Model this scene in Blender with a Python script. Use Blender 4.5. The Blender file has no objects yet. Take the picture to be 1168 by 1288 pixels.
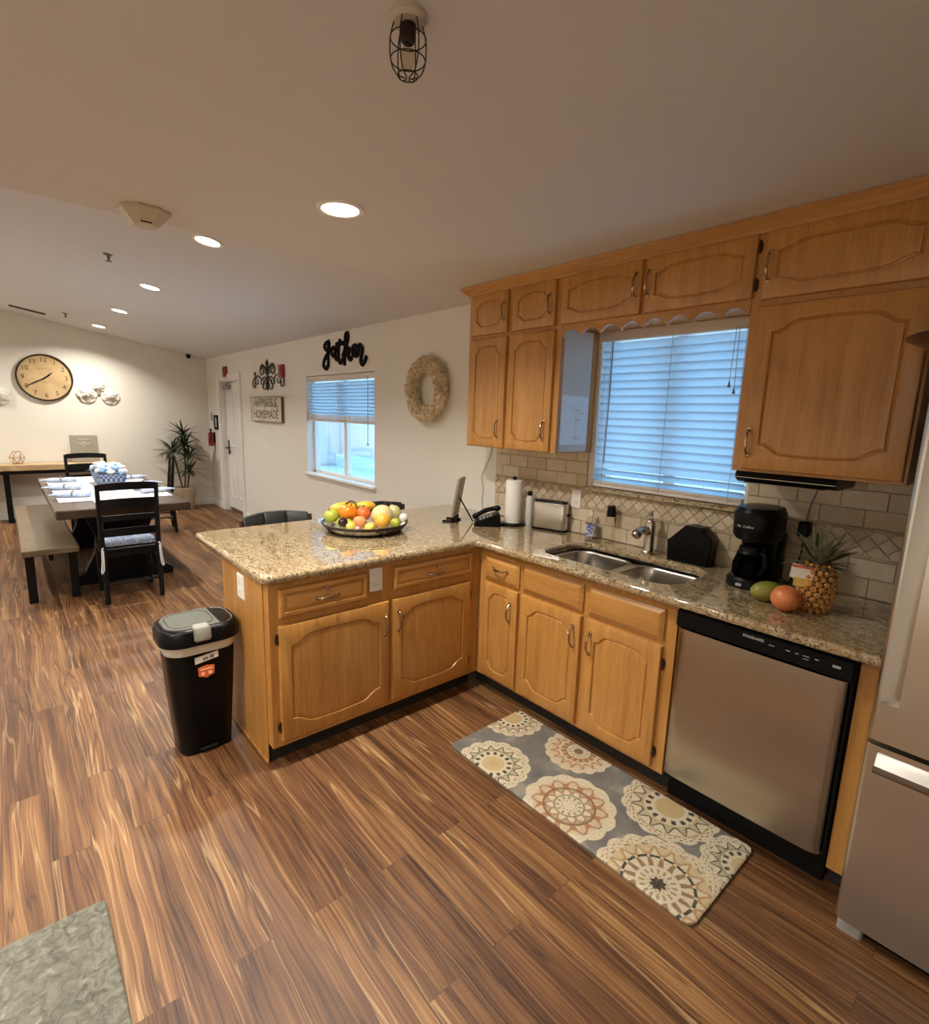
import bpy, bmesh, math, random
from math import sin, cos, pi, radians as rad, sqrt
from mathutils import Vector, Matrix, Euler, noise as mnoise
random.seed(7)
SC = bpy.context.scene
COL = SC.collection
WL = {}

# ------------------------------------------------------------------ mesh builder
class MB:
    def __init__(s):
        s.v, s.f, s.m, s.c = [], [], [], []
    def add(s, vs, fs, m=0, col=None):
        b = len(s.v)
        s.v += [tuple(p) for p in vs]
        s.f += [tuple(i + b for i in q) for q in fs]
        s.m += [m] * len(fs)
        s.c += [col or (1, 1, 1, 1)] * len(vs)
        return s
    def box(s, x0, y0, z0, x1, y1, z1, b=0.0, m=0, M=None):
        x0, x1 = min(x0, x1), max(x0, x1); y0, y1 = min(y0, y1), max(y0, y1); z0, z1 = min(z0, z1), max(z0, z1)
        b = min(b, (x1 - x0) * .49, (y1 - y0) * .49, (z1 - z0) * .49)
        if b <= 1e-6:
            vs = [(x, y, z) for z in (z0, z1) for y in (y0, y1) for x in (x0, x1)]
            fs = [(0, 2, 3, 1), (4, 5, 7, 6), (0, 1, 5, 4), (2, 6, 7, 3), (0, 4, 6, 2), (1, 3, 7, 5)]
        else:
            vs, idx = [], {}
            L = [(x0, x1), (y0, y1), (z0, z1)]
            for i in (0, 1):
                for j in (0, 1):
                    for k in (0, 1):
                        for a in range(3):
                            p = []
                            for ax, e in enumerate((i, j, k)):
                                q = L[ax][e]
                                if ax != a: q += b if e == 0 else -b
                                p.append(q)
                            idx[(i, j, k, a)] = len(vs); vs.append(p)
            fs = []
            for a in range(3):
                o = [q for q in range(3) if q != a]
                for e in (0, 1):
                    fc = []
                    for (p, q) in ((0, 0), (1, 0), (1, 1), (0, 1)):
                        t = [0, 0, 0]; t[a] = e; t[o[0]] = p; t[o[1]] = q
                        fc.append(idx[tuple(t) + (a,)])
                    fs.append(tuple(fc))
            for a in range(3):
                o = [q for q in range(3) if q != a]
                for p in (0, 1):
                    for q in (0, 1):
                        fc = []
                        for (e, w) in ((0, o[0]), (1, o[0]), (1, o[1]), (0, o[1])):
                            t = [0, 0, 0]; t[a] = e; t[o[0]] = p; t[o[1]] = q
                            fc.append(idx[tuple(t) + (w,)])
                        fs.append(tuple(fc))
            for i in (0, 1):
                for j in (0, 1):
                    for k in (0, 1):
                        fs.append(tuple(idx[(i, j, k, a)] for a in range(3)))
        if M is not None: vs = [M @ Vector(p) for p in vs]
        return s.add(vs, fs, m)
    def loft(s, rings, closed=True, caps=(True, True), m=0, loop=False):
        n = len(rings[0]); vs = [p for r in rings for p in r]; fs = []
        k = len(rings)
        for i in range(k if loop else k - 1):
            a, b = i * n, ((i + 1) % k) * n
            for j in range(n if closed else n - 1):
                q = (j + 1) % n
                fs.append((a + j, a + q, b + q, b + j))
        if not loop:
            if caps[0]: fs.append(tuple(reversed(range(n))))
            if caps[1]: fs.append(tuple((k - 1) * n + j for j in range(n)))
        return s.add(vs, fs, m)
    def lathe(s, prof, c=(0, 0, 0), n=24, m=0, M=None, sx=1, sy=1, caps=(True, True)):
        rings = []
        for (r, z) in prof:
            ring = []
            for j in range(n):
                a = 2 * pi * j / n
                p = Vector((r * cos(a) * sx, r * sin(a) * sy, z))
                if M is not None: p = M @ p
                ring.append(p + Vector(c))
            rings.append(ring)
        return s.loft(rings, True, caps, m)
    def prism(s, pts, d0, d1, fn, m=0):
        """pts 2-D polygon; fn(u,v,d) -> point"""
        return s.loft([[fn(u, v, d0) for u, v in pts], [fn(u, v, d1) for u, v in pts]], True, (True, True), m)
    def tube(s, pts, r, n=8, closed=False, m=0, flat=None):
        pts = [Vector(p) for p in pts]; k = len(pts)
        rs = r if isinstance(r, (list, tuple)) else [r] * k
        T = []
        for i in range(k):
            if closed: t = pts[(i + 1) % k] - pts[i - 1]
            else: t = pts[min(i + 1, k - 1)] - pts[max(i - 1, 0)]
            T.append(t.normalized() if t.length > 1e-9 else Vector((0, 0, 1)))
        up = Vector((0, 0, 1)) if abs(T[0].z) < .9 else Vector((1, 0, 0))
        if flat is not None: up = Vector(flat)
        nn = (up - T[0] * up.dot(T[0])).normalized()
        rings = []
        for i in range(k):
            nn = nn - T[i] * nn.dot(T[i])
            nn = nn.normalized() if nn.length > 1e-6 else T[i].orthogonal().normalized()
            bb = T[i].cross(nn)
            rings.append([pts[i] + (nn * cos(2 * pi * j / n) + bb * sin(2 * pi * j / n)) * rs[i] for j in range(n)])
        return s.loft(rings, True, (True, True), m, loop=closed)
    def ball(s, c, rx, ry=None, rz=None, nu=20, nv=12, m=0, M=None, fn=None):
        ry = ry or rx; rz = rz or rx
        rings = []
        for i in range(1, nv):
            th = pi * i / nv
            rings.append([])
            for j in range(nu):
                a = 2 * pi * j / nu
                p = Vector((sin(th) * cos(a), sin(th) * sin(a), -cos(th)))
                k = fn(p, a, th) if fn else 1.0
                p = Vector((p.x * rx * k, p.y * ry * k, p.z * rz * (k if fn else 1)))
                if M is not None: p = M @ p
                rings[-1].append(p + Vector(c))
        ends = []
        for sg in (-1, 1):
            p = Vector((0, 0, sg * 1.0)); k = fn(p, 0, 0 if sg < 0 else pi) if fn else 1
            p = Vector((0, 0, sg * rz * k))
            if M is not None: p = M @ p
            ends.append(p + Vector(c))
        vs = [p for r in rings for p in r] + ends
        fs = []
        for i in range(nv - 2):
            for j in range(nu):
                q = (j + 1) % nu
                fs.append((i * nu + j, i * nu + q, (i + 1) * nu + q, (i + 1) * nu + j))
        B, Tp = (nv - 1) * nu, (nv - 1) * nu + 1
        for j in range(nu):
            q = (j + 1) % nu
            fs.append((B, q, j)); fs.append((Tp, (nv - 2) * nu + j, (nv - 2) * nu + q))
        return s.add(vs, fs, m)
    def quad(s, a, b, c, d, m=0):
        return s.add([a, b, c, d], [(0, 1, 2, 3)], m)
    def build(s, name, mats, parent=None, org=None, ang=35, fix=True, colors=False):
        o0 = WL.get(parent.name, Vector()) if parent is not None else Vector(org or (0, 0, 0))
        me = bpy.data.meshes.new(name)
        me.from_pydata([tuple(Vector(p) - o0) for p in s.v], [], s.f)
        if fix:
            bm = bmesh.new(); bm.from_mesh(me)
            bmesh.ops.recalc_face_normals(bm, faces=bm.faces)
            bm.to_mesh(me); bm.free()
        mats = mats if isinstance(mats, (list, tuple)) else [mats]
        for q in mats: me.materials.append(q)
        if len(mats) > 1:
            for p, i in zip(me.polygons, s.m): p.material_index = i
        if colors:
            at = me.color_attributes.new('Col', 'FLOAT_COLOR', 'POINT')
            for i, c in enumerate(s.c): at.data[i].color = c
        if ang:
            me.polygons.foreach_set('use_smooth', [True] * len(me.polygons))
            me.set_sharp_from_angle(angle=rad(ang))
        me.update()
        ob = bpy.data.objects.new(name, me); COL.objects.link(ob)
        if parent is not None:
            ob.parent = parent; WL[ob.name] = o0
        else:
            ob.location = o0; WL[ob.name] = o0
        return ob

def tag(o, label=None, cat=None, group=None, kind=None):
    if label: o['label'] = label
    if cat: o['category'] = cat
    if group: o['group'] = group
    if kind: o['kind'] = kind
    return o
def T(name, label, cat, loc=(0, 0, 0), group=None):
    o = bpy.data.objects.new(name, None); COL.objects.link(o)
    o.location = loc; o.empty_display_size = .05
    WL[o.name] = Vector(loc)
    return tag(o, label, cat, group)
def S(name, mb, mats, **k):
    return tag(mb.build(name, mats, **k), kind='structure')
def dup(root, loc, rotz, label=None):
    r = root.copy(); COL.objects.link(r); r.location = loc; r.rotation_euler = (0, 0, rotz)
    if label: r['label'] = label
    for ch in list(root.children):
        c = ch.copy(); COL.objects.link(c); c.parent = r
        for g in list(ch.children):
            d = g.copy(); COL.objects.link(d); d.parent = c
    return r
def bez(p0, p1, p2, p3, n=10):
    r = []
    for i in range(n + 1):
        t = i / n; q = 1 - t
        r.append(tuple(q**3 * a + 3 * q * q * t * b + 3 * q * t * t * c + t**3 * d for a, b, c, d in zip(p0, p1, p2, p3)))
    return r
def smooth_path(pts, k=6):
    """Catmull-Rom through pts"""
    P = [Vector(p) for p in pts]; out = []
    for i in range(len(P) - 1):
        a, b, c, d = P[max(i - 1, 0)], P[i], P[i + 1], P[min(i + 2, len(P) - 1)]
        for j in range(k):
            t = j / k
            out.append(.5 * ((2 * b) + (c - a) * t + (2 * a - 5 * b + 4 * c - d) * t * t + (3 * b - a - 3 * c + d) * t**3))
    out.append(P[-1]); return out
def rrect(x0, y0, x1, y1, r, n=6):
    pts = []
    for (cx, cy, a) in ((x1 - r, y0 + r, -90), (x1 - r, y1 - r, 0), (x0 + r, y1 - r, 90), (x0 + r, y0 + r, 180)):
        for i in range(n + 1):
            t = rad(a + 90 * i / n); pts.append((cx + r * cos(t), cy + r * sin(t)))
    return pts
def text_mesh(txt, size, ext=.001, align='CENTER'):
    cu = bpy.data.curves.new('t', 'FONT'); cu.body = txt; cu.size = size; cu.extrude = ext
    cu.align_x = align; cu.align_y = 'CENTER'; cu.resolution_u = 3
    ob = bpy.data.objects.new('t', cu); COL.objects.link(ob)
    dg = bpy.context.evaluated_depsgraph_get(); dg.update()
    me = bpy.data.meshes.new_from_object(ob.evaluated_get(dg))
    vs = [v.co.copy() for v in me.vertices]; fs = [tuple(p.vertices) for p in me.polygons]
    bpy.data.objects.remove(ob); bpy.data.curves.remove(cu); bpy.data.meshes.remove(me)
    return vs, fs
def add_text(mb, txt, size, fn, ext=.0006, sx=1.0, bold=0, m=0):
    vs, fs = text_mesh(txt, size, ext)
    mb.add([fn(p.x * sx, p.y, p.z) for p in vs], fs, m)

# ------------------------------------------------------------------ materials
class NT:
    def __init__(s, name):
        s.mat = bpy.data.materials.new(name); s.mat.use_nodes = True
        s.t = s.mat.node_tree; s.t.nodes.clear()
        s.out = s.t.nodes.new('ShaderNodeOutputMaterial')
    def n(s, t, ins=None, **at):
        q = s.t.nodes.new(t)
        for k, v in at.items(): setattr(q, k, v)
        for k, v in (ins or {}).items(): s.set(q.inputs[k], v)
        return q
    def set(s, sock, v):
        if isinstance(v, bpy.types.NodeSocket): s.t.links.new(v, sock)
        else:
            if hasattr(sock.default_value, '__len__') and not isinstance(v, str):
                v = tuple(v)
                if len(sock.default_value) == 4 and len(v) == 3: v = v + (1,)
            sock.default_value = v
    def coord(s, which='Object'): return s.n('ShaderNodeTexCoord').outputs[which]
    def map(s, vec, scale=(1, 1, 1), rot=(0, 0, 0), loc=(0, 0, 0)):
        return s.n('ShaderNodeMapping', {'Vector': vec, 'Scale': scale, 'Rotation': rot, 'Location': loc}).outputs[0]
    def noise(s, vec, scale=5, detail=4, rough=.5, dist=0, out=0):
        return s.n('ShaderNodeTexNoise', {'Vector': vec, 'Scale': scale, 'Detail': detail, 'Roughness': rough, 'Distortion': dist}).outputs[out]
    def ramp(s, fac, stops, interp='LINEAR'):
        q = s.n('ShaderNodeValToRGB', {'Fac': fac}); r = q.color_ramp; r.interpolation = interp
        while len(r.elements) < len(stops): r.elements.new(.5)
        for e, (p, c) in zip(r.elements, stops):
            e.position = p; e.color = tuple(c) + (1,) if len(c) == 3 else c
        return q.outputs[0]
    def mix(s, f, a, b, mode='MIX'):
        q = s.n('ShaderNodeMix', data_type='RGBA', blend_type=mode)
        s.set(q.inputs[0], f); s.set(q.inputs[6], a); s.set(q.inputs[7], b); return q.outputs[2]
    def math(s, op, a, b=0.0, c=None):
        q = s.n('ShaderNodeMath', operation=op); s.set(q.inputs[0], a); s.set(q.inputs[1], b)
        if c is not None: s.set(q.inputs[2], c)
        return q.outputs[0]
    def vadd(s, a, b):
        q = s.n('ShaderNodeVectorMath', operation='ADD'); s.set(q.inputs[0], a); s.set(q.inputs[1], b); return q.outputs[0]
    def bump(s, h, st=.2, d=.01):
        return s.n('ShaderNodeBump', {'Height': h, 'Strength': st, 'Distance': d}).outputs[0]
    def bsdf(s, **k):
        ren = dict(color='Base Color', rough='Roughness', metal='Metallic', normal='Normal', spec='Specular IOR Level', coat='Coat Weight',
                   crough='Coat Roughness', trans='Transmission Weight', ior='IOR', emis='Emission Color', estr='Emission Strength', alpha='Alpha',
                   sheen='Sheen Weight', tangent='Tangent', aniso='Anisotropic', sss='Subsurface Weight')
        q = s.n('ShaderNodeBsdfPrincipled', {ren[a]: b for a, b in k.items()})
        s.t.links.new(q.outputs[0], s.out.inputs[0]); return q
def lin(r, g, b):
    f = lambda c: (c / 255 / 12.92) if c / 255 <= .04045 else ((c / 255 + .055) / 1.055) ** 2.4
    return (f(r), f(g), f(b))
def plain(name, col, rough=.5, metal=0, var=.06, scale=30, bump=0, **k):
    """a procedural material: the colour with a slight mottling"""
    t = NT(name); co = t.coord()
    f = t.noise(co, scale, 3)
    a = tuple(max(0, c * (1 - var)) for c in col); b = tuple(min(1, c * (1 + var)) for c in col)
    kw = dict(color=t.ramp(f, [(.3, a), (.7, b)]), rough=rough, metal=metal)
    if bump: kw['normal'] = t.bump(f, bump, .004)
    kw.update(k); t.bsdf(**kw); return t.mat
def emit(name, col, st):
    t = NT(name)
    e = t.n('ShaderNodeEmission', {'Color': col, 'Strength': st}); t.t.links.new(e.outputs[0], t.out.inputs[0]); return t.mat

def mk_oak(name, horiz=False, tone=1.0):
    t = NT(name); co = t.coord()
    rnd = t.n('ShaderNodeObjectInfo').outputs['Random']
    off = t.n('ShaderNodeCombineXYZ', {0: t.math('MULTIPLY', rnd, 7.3), 1: t.math('MULTIPLY', rnd, 3.1), 2: t.math('MULTIPLY', rnd, 11.7)}).outputs[0]
    p = t.vadd(co, off)
    sc = (.06, .06, 1) if horiz else (1, 1, .06)
    q = t.map(p, sc)
    w = t.noise(t.map(p, (1, 1, 1) if horiz else (1, 1, 1)), 2.2, 2)
    warp = t.n('ShaderNodeVectorMath', {0: q, 1: t.n('ShaderNodeCombineXYZ', {0: t.math('MULTIPLY', w, .09), 1: t.math('MULTIPLY', w, .09), 2: t.math('MULTIPLY', w, .09)}).outputs[0]}, operation='ADD').outputs[0]
    g1 = t.noise(warp, 26, 5, .6)
    g2 = t.noise(t.map(p, (.03, .03, 1) if horiz else (1, 1, .03)), 210, 2, .5)
    base = t.ramp(g1, [(.25, tuple(c * tone for c in (.385, .172, .040))), (.5, tuple(c * tone for c in (.475, .226, .056))), (.8, tuple(c * tone for c in (.575, .290, .080)))])
    pores = t.ramp(g2, [(.35, (.62, .62, .62)), (.5, (1, 1, 1))])
    col = t.mix(.42, base, pores, 'MULTIPLY')
    t.bsdf(color=col, rough=t.math('MULTIPLY_ADD', g2, .10, .28), coat=.2, crough=.2, normal=t.bump(g2, .06, .002))
    return t.mat
OAK = mk_oak('honey_oak'); OAKH = mk_oak('honey_oak_horizontal', True)

def mk_floor():
    t = NT('plank_floor'); co = t.coord()
    br = t.n('ShaderNodeTexBrick', {'Vector': co, 'Color1': (0, 0, 0), 'Color2': (1, 1, 1), 'Mortar': (.5, .5, .5), 'Scale': 1.0, 'Mortar Size': .0012,
             'Mortar Smooth': .1, 'Bias': 0.0, 'Brick Width': 1.22, 'Row Height': .126}, offset=.37, offset_frequency=2)
    seed = t.n('ShaderNodeSeparateColor', {0: br.outputs['Color']}).outputs[0]
    off = t.n('ShaderNodeCombineXYZ', {0: t.math('MULTIPLY', seed, 31), 1: t.math('MULTIPLY', seed, 17), 2: t.math('MULTIPLY', seed, 9)}).outputs[0]
    p = t.vadd(co, off)
    w = t.noise(t.map(p, (.8, 2.0, 1)), 1.7, 2)
    wv = t.n('ShaderNodeCombineXYZ', {1: t.math('MULTIPLY', w, .075)}).outputs[0]
    q = t.vadd(p, wv)
    big = t.noise(t.map(q, (.5, 9, 1)), 2.0, 5, .6, .15)
    fine = t.noise(t.map(q, (.45, 42, 1)), 2.6, 4, .6)
    vein = t.noise(t.map(q, (.22, 8, 1)), 2.4, 2, .4)
    v2 = t.math('ABSOLUTE', t.math('SUBTRACT', vein, .5))
    c = t.ramp(t.math('ADD', t.math('MULTIPLY', big, .55), t.math('MULTIPLY', fine, .50)),
               [(.34, (.028, .0095, .004)), (.44, (.098, .038, .0135)), (.53, (.178, .078, .027)), (.62, (.255, .126, .046)), (.75, (.45, .265, .108))])
    c = t.mix(t.ramp(v2, [(0, (.6, .6, .6)), (.012, (0, 0, 0))]), c, (.50, .33, .16))
    k = t.noise(t.map(t.vadd(p, wv), (.30, 8, 1), (0, 0, 0), (3.1, 8.7, 0)), 2.2, 3, .5, .25)
    c = t.mix(t.ramp(t.math('ABSOLUTE', t.math('SUBTRACT', k, .5)), [(0, (.75, .75, .75)), (.020, (0, 0, 0))]), c, (.040, .014, .006))
    k2 = t.noise(t.map(p, (.7, 5, 1), (0, 0, 0), (1.3, 2.2, 0)), 1.6, 3, .6)
    c = t.mix(1.0, c, t.ramp(k2, [(.3, (.54, .49, .45)), (.5, (.84, .82, .80)), (.7, (1.08, 1.09, 1.06))]), 'MULTIPLY')
    c = t.mix(1.0, c, t.ramp(seed, [(0, (.80, .76, .74)), (.5, (1, 1, 1)), (1, (1.18, 1.2, 1.2))]), 'MULTIPLY')
    c = t.mix(t.math('MULTIPLY', br.outputs['Fac'], .65), c, (.05, .02, .01))
    r = t.math('MULTIPLY_ADD', fine, .16, .42)
    t.bsdf(color=c, rough=r, spec=.45, normal=t.bump(t.math('SUBTRACT', fine, br.outputs['Fac']), .12, .003))
    return t.mat
FLOOR = mk_floor()

def mk_granite():
    t = NT('granite'); co = t.coord()
    w = t.map(co, (1, 1.6, 1), (0, 0, .35))
    a = t.noise(w, 38, 6, .65, 1.2); b = t.noise(t.map(co, (1, 1, 1), (0, 0, .5)), 120, 3, .7, .4)
    c3 = t.noise(t.map(co, (1, 2.2, 1), (0, 0, .3)), 9, 4, .6, .8)
    c = t.ramp(a, [(.30, (.030, .020, .012)), (.40, (.20, .125, .055)), (.52, (.43, .33, .19)), (.70, (.58, .49, .33))])
    sp = t.ramp(b, [(.385, (1, 1, 1)), (.45, (0, 0, 0))])
    c = t.mix(sp, c, (.035, .022, .014))
    c = t.mix(t.ramp(c3, [(.45, (0, 0, 0)), (.75, (.55, .55, .55))]), c, (.36, .22, .09))
    t.bsdf(color=c, rough=.05, spec=.6, coat=.9, crough=.02)
    return t.mat
GRANITE = mk_granite()
def mk_wall(name, col):
    t = NT(name); co = t.coord()
    b = t.noise(co, 170, 3, .6)
    t.bsdf(color=t.ramp(t.noise(co, 2, 2), [(.3, tuple(c * .98 for c in col)), (.7, col)]), rough=.75, normal=t.bump(b, .10, .003), spec=.3)
    return t.mat
WALL = mk_wall('wall_paint', (.76, .725, .655))
CEIL = mk_wall('ceiling_paint', (.68, .665, .655))
WHITE = plain('white_enamel', (.80, .79, .76), .35, var=.02)
WPLAST = plain('white_plastic', (.82, .80, .74), .35, var=.02)
BLACK = plain('black_plastic', (.003, .003, .0033), .32, var=.1, spec=.16)
BLACKM = plain('matt_black', (.004, .004, .004), .6, var=.15, spec=.15)
BWOOD = plain('black_painted_wood', (.004, .0035, .004), .36, var=.25, scale=12, spec=.2)
BRONZE = plain('antique_bronze', (.42, .31, .19), .27, 1, var=.2)
HINGE = plain('dark_bronze', (.07, .04, .022), .4, .8, var=.2)
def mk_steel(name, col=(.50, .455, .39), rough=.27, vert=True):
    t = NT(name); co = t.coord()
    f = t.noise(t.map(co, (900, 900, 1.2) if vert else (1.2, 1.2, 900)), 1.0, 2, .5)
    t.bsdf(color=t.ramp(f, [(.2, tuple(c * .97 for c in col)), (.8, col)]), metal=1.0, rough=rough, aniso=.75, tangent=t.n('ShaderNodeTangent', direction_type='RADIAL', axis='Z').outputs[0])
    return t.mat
STEEL = mk_steel('brushed_steel', (.68, .65, .59), .30); STEEL_REFL = mk_steel('brushed_steel_dark_reflection', (.50, .45, .38), .26); STEELH = mk_steel('brushed_steel_fine', (.60, .57, .52), .22, False)  # dishwasher steel has its dark brown reflections put into the base colour
NICKEL = plain('brushed_nickel', (.50, .45, .38), .25, 1, var=.05)
def mk_tile():
    t = NT('travertine_tile'); co = t.coord()
    r = t.n('ShaderNodeNewGeometry').outputs['Random Per Island']
    n1 = t.noise(co, 35, 4, .6, .3)
    c = t.ramp(r, [(0, (.50, .40, .26)), (.35, (.60, .50, .35)), (.7, (.68, .59, .44)), (1, (.56, .44, .29))])
    c = t.mix(.35, c, t.ramp(n1, [(.3, (.62, .58, .52)), (.65, (1, 1, 1))]), 'MULTIPLY')
    t.bsdf(color=c, rough=.42, normal=t.bump(n1, .15, .003)); return t.mat
TILE = mk_tile(); GROUT = plain('grout', (.50, .42, .31), .9, bump=.2, scale=200)
LINER = plain('tile_liner', (.44, .35, .23), .4, var=.25, scale=18)
def mk_glass(name, tint=(1, 1, 1), rough=0.0):
    t = NT(name)
    g = t.n('ShaderNodeBsdfGlass', {'Color': tint, 'Roughness': rough, 'IOR': 1.45}); tr = t.n('ShaderNodeBsdfTransparent', {'Color': tint})
    lw = t.n('ShaderNodeLayerWeight', {'Blend': .15})
    gl = t.n('ShaderNodeBsdfGlossy', {'Roughness': .02})
    mx = t.n('ShaderNodeMixShader', {0: t.math('MULTIPLY', lw.outputs['Fresnel'], .3), 1: tr.outputs[0], 2: gl.outputs[0]})
    t.t.nodes.remove(g)
    t.t.links.new(mx.outputs[0], t.out.inputs[0]); return t.mat
PANE = mk_glass('window_glass'); CLEAR = mk_glass('clear_plastic', (.93, .93, .90))
DGLASS = mk_glass('smoked_glass', (.25, .22, .20))
def mk_slat():
    t = NT('blind_slat')
    d = t.n('ShaderNodeBsdfDiffuse', {'Color': (.80, .80, .80, 1)}); tr = t.n('ShaderNodeBsdfTranslucent', {'Color': (.72, .78, .82, 1)})
    n = t.noise(t.coord(), 60, 2); t.set(d.inputs[0], t.ramp(n, [(.3, (.78, .78, .77)), (.7, (.82, .82, .81))]))
    mx = t.n('ShaderNodeMixShader', {0: .80, 1: d.outputs[0], 2: tr.outputs[0]})
    t.t.links.new(mx.outputs[0], t.out.inputs[0]); return t.mat
SLAT = mk_slat()
# ------------------------------------------------------------------ camera
def set_camera():
    yaw, pitch, roll, f = .8513, -.1802, .0305, 663.294
    fv = Vector((-sin(yaw) * cos(pitch), cos(yaw) * cos(pitch), sin(pitch)))
    r = Vector((cos(yaw), sin(yaw), 0)); u = r.cross(fv)
    c, s = cos(roll), sin(roll)
    r2, u2 = r * c + u * s, u * c - r * s
    cd = bpy.data.cameras.new('camera'); cam = bpy.data.objects.new('camera', cd); COL.objects.link(cam)
    m = Matrix(((r2.x, u2.x, -fv.x, 2.1567), (r2.y, u2.y, -fv.y, -2.6299), (r2.z, u2.z, -fv.z, 1.6058), (0, 0, 0, 1)))
    cam.matrix_world = m
    cd.sensor_fit = 'VERTICAL'; cd.sensor_height = 36; cd.lens = f / 1288 * 36; cd.clip_start = .02; cd.clip_end = 200
    SC.camera = cam
set_camera()

# ------------------------------------------------------------------ room shell
XL, XR, YF, XE = -7.38, 2.95, -5.0, -.60
HK = 2.39
def vault(y): return 2.395 - .162 * y
S('floor', MB().box(XL - .1, YF - .1, -.06, XR + .1, .14, 0), FLOOR, ang=0)
m = MB()
m.quad((XE, YF, HK), (XR, YF, HK), (XR, .14, HK), (XE, .14, HK)); m.quad((XE, YF, HK + .08), (XR, YF, HK + .08), (XR, .14, HK + .08), (XE, .14, HK + .08))
m.quad((XL, .14, vault(.14)), (XE, .14, vault(.14)), (XE, YF, vault(YF)), (XL, YF, vault(YF)))
m.add([(XE, 0, HK), (XE, YF, HK), (XE, YF, vault(YF)), (XE, 0, vault(0))], [(0, 1, 2, 3)])
m.quad((XL, .14, vault(.14) + .05), (XE, .14, vault(.14) + .05), (XE, YF, vault(YF) + .05), (XL, YF, vault(YF) + .05))
S('ceiling', m, CEIL, ang=0)
def holed_wall(y0, y1, x0, x1, z0, z1, holes):
    m = MB()
    xs = sorted({x0, x1} | {h[0] for h in holes} | {h[1] for h in holes}); zs = sorted({z0, z1} | {h[2] for h in holes} | {h[3] for h in holes})
    for i in range(len(xs) - 1):
        for k in range(len(zs) - 1):
            cx, cz = (xs[i] + xs[i + 1]) / 2, (zs[k] + zs[k + 1]) / 2
            if any(h[0] < cx < h[1] and h[2] < cz < h[3] for h in holes): continue
            m.box(xs[i], y0, zs[k], xs[i + 1], y1, zs[k + 1])
    return m
W1 = (-3.60, -2.155, .915, 1.985); W2 = (.30, 1.165, 1.215, 2.10); DR = (-6.70, -5.83, -.01, 2.03)
S('wall_back', holed_wall(0, .14, XL, XR, -.05, 2.60, [W1, W2, DR]), WALL, ang=0)
S('wall_left', MB().box(XL - .1, YF, -.05, XL, .14, 3.4), mk_wall('wall_paint_warm', (.79, .745, .655)), ang=0)
S('wall_right', MB().box(XR, YF, -.05, XR + .1, .14, 3.4), WALL, ang=0)
S('wall_front', MB().box(XL, YF - .1, -.05, XR, YF, 3.4), WALL, ang=0)
def bboard(m, x0, y0, x1, y1, t=.016, h=.105):
    m.box(x0, y0, 0, x1, y1, h - .018, .002); 
    if abs(x1 - x0) > abs(y1 - y0): m.box(x0, (y0 + y1) / 2, h - .018, x1, max(y0, y1), h, .003)
    else: m.box(min(x0, x1), y0, h - .018, (x0 + x1) / 2, y1, h, .003)
m = MB(); bboard(m, XL + .016, -.016, DR[0] - .095, 0); bboard(m, DR[1] + .095, -.016, -.62, 0); S('baseboard_back', m, WHITE)
m = MB(); bboard(m, XL, YF, XL + .016, 0); S('baseboard_left', m, WHITE)
# door
m = MB()
for (a, b) in ((DR[0] - .09, DR[0]), (DR[1], DR[1] + .09)): m.box(a, -.02, 0, b, 0, DR[3] + .0, .004); m.box(a + .012, -.028, 0, b - .02, -.018, DR[3] + .0, .004)
m.box(DR[0] - .09, -.022, DR[3], DR[1] + .09, 0, DR[3] + .085, .004)
m.box(DR[0], -.0, 0, DR[0] + .02, .13, DR[3]); m.box(DR[1] - .02, 0, 0, DR[1], .13, DR[3]); m.box(DR[0], 0, DR[3] - .02, DR[1], .13, DR[3])
S('trim_1', m, WHITE)
d = T('door_1', None, None, (-6.27, .075, 0)); d['kind'] = 'structure'
m = MB(); dx0, dx1 = DR[0] + .022, DR[1] - .022
m.box(dx0, .07, .012, dx1, .11, DR[3] - .022, .002)
def panel(m, x0, x1, z0, z1, y):
    R = lambda i, d: [(x0 + i, y + d, z0 + i), (x1 - i, y + d, z0 + i), (x1 - i, y + d, z1 - i), (x0 + i, y + d, z1 - i)]
    m.loft([R(0, .001), R(.004, -.009), R(.018, -.009), R(.03, .0), R(.05, -.006)], True, (False, True))
for (a, b) in ((dx0 + .11, -6.31), (-6.22, dx1 - .11)):
    panel(m, a, b, .22, .82, .07); panel(m, a, b, 1.02, 1.88, .07)
m.build('door_panel', WHITE, d, ang=20)
m = MB().box(dx0 + .045, .058, .90, dx0 + .095, .07, 1.12, .004); m.tube([(dx0 + .07, .06, 1.0), (dx0 + .07, .02, 1.0), (dx0 + .08, .012, 1.0), (dx0 + .19, .012, 1.0)], .010); m.build('handle', HINGE, d)
m = MB().box(dx0 + .02, .02, 1.90, dx0 + .28, .072, 1.96, .006); m.tube([(dx0 + .2, .03, 1.965), (dx0 + .34, -.01, 1.975), (dx0 + .12, .06, 1.99)], .009); m.build('door_closer', plain('closer_grey', (.28, .27, .25), .4, .6), d)
MB().box(dx0 + .01, .062, .012, dx1 - .01, .07, .05, .002).build('door_sweep', plain('sweep_brown', (.14, .09, .06), .5), d)

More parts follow.
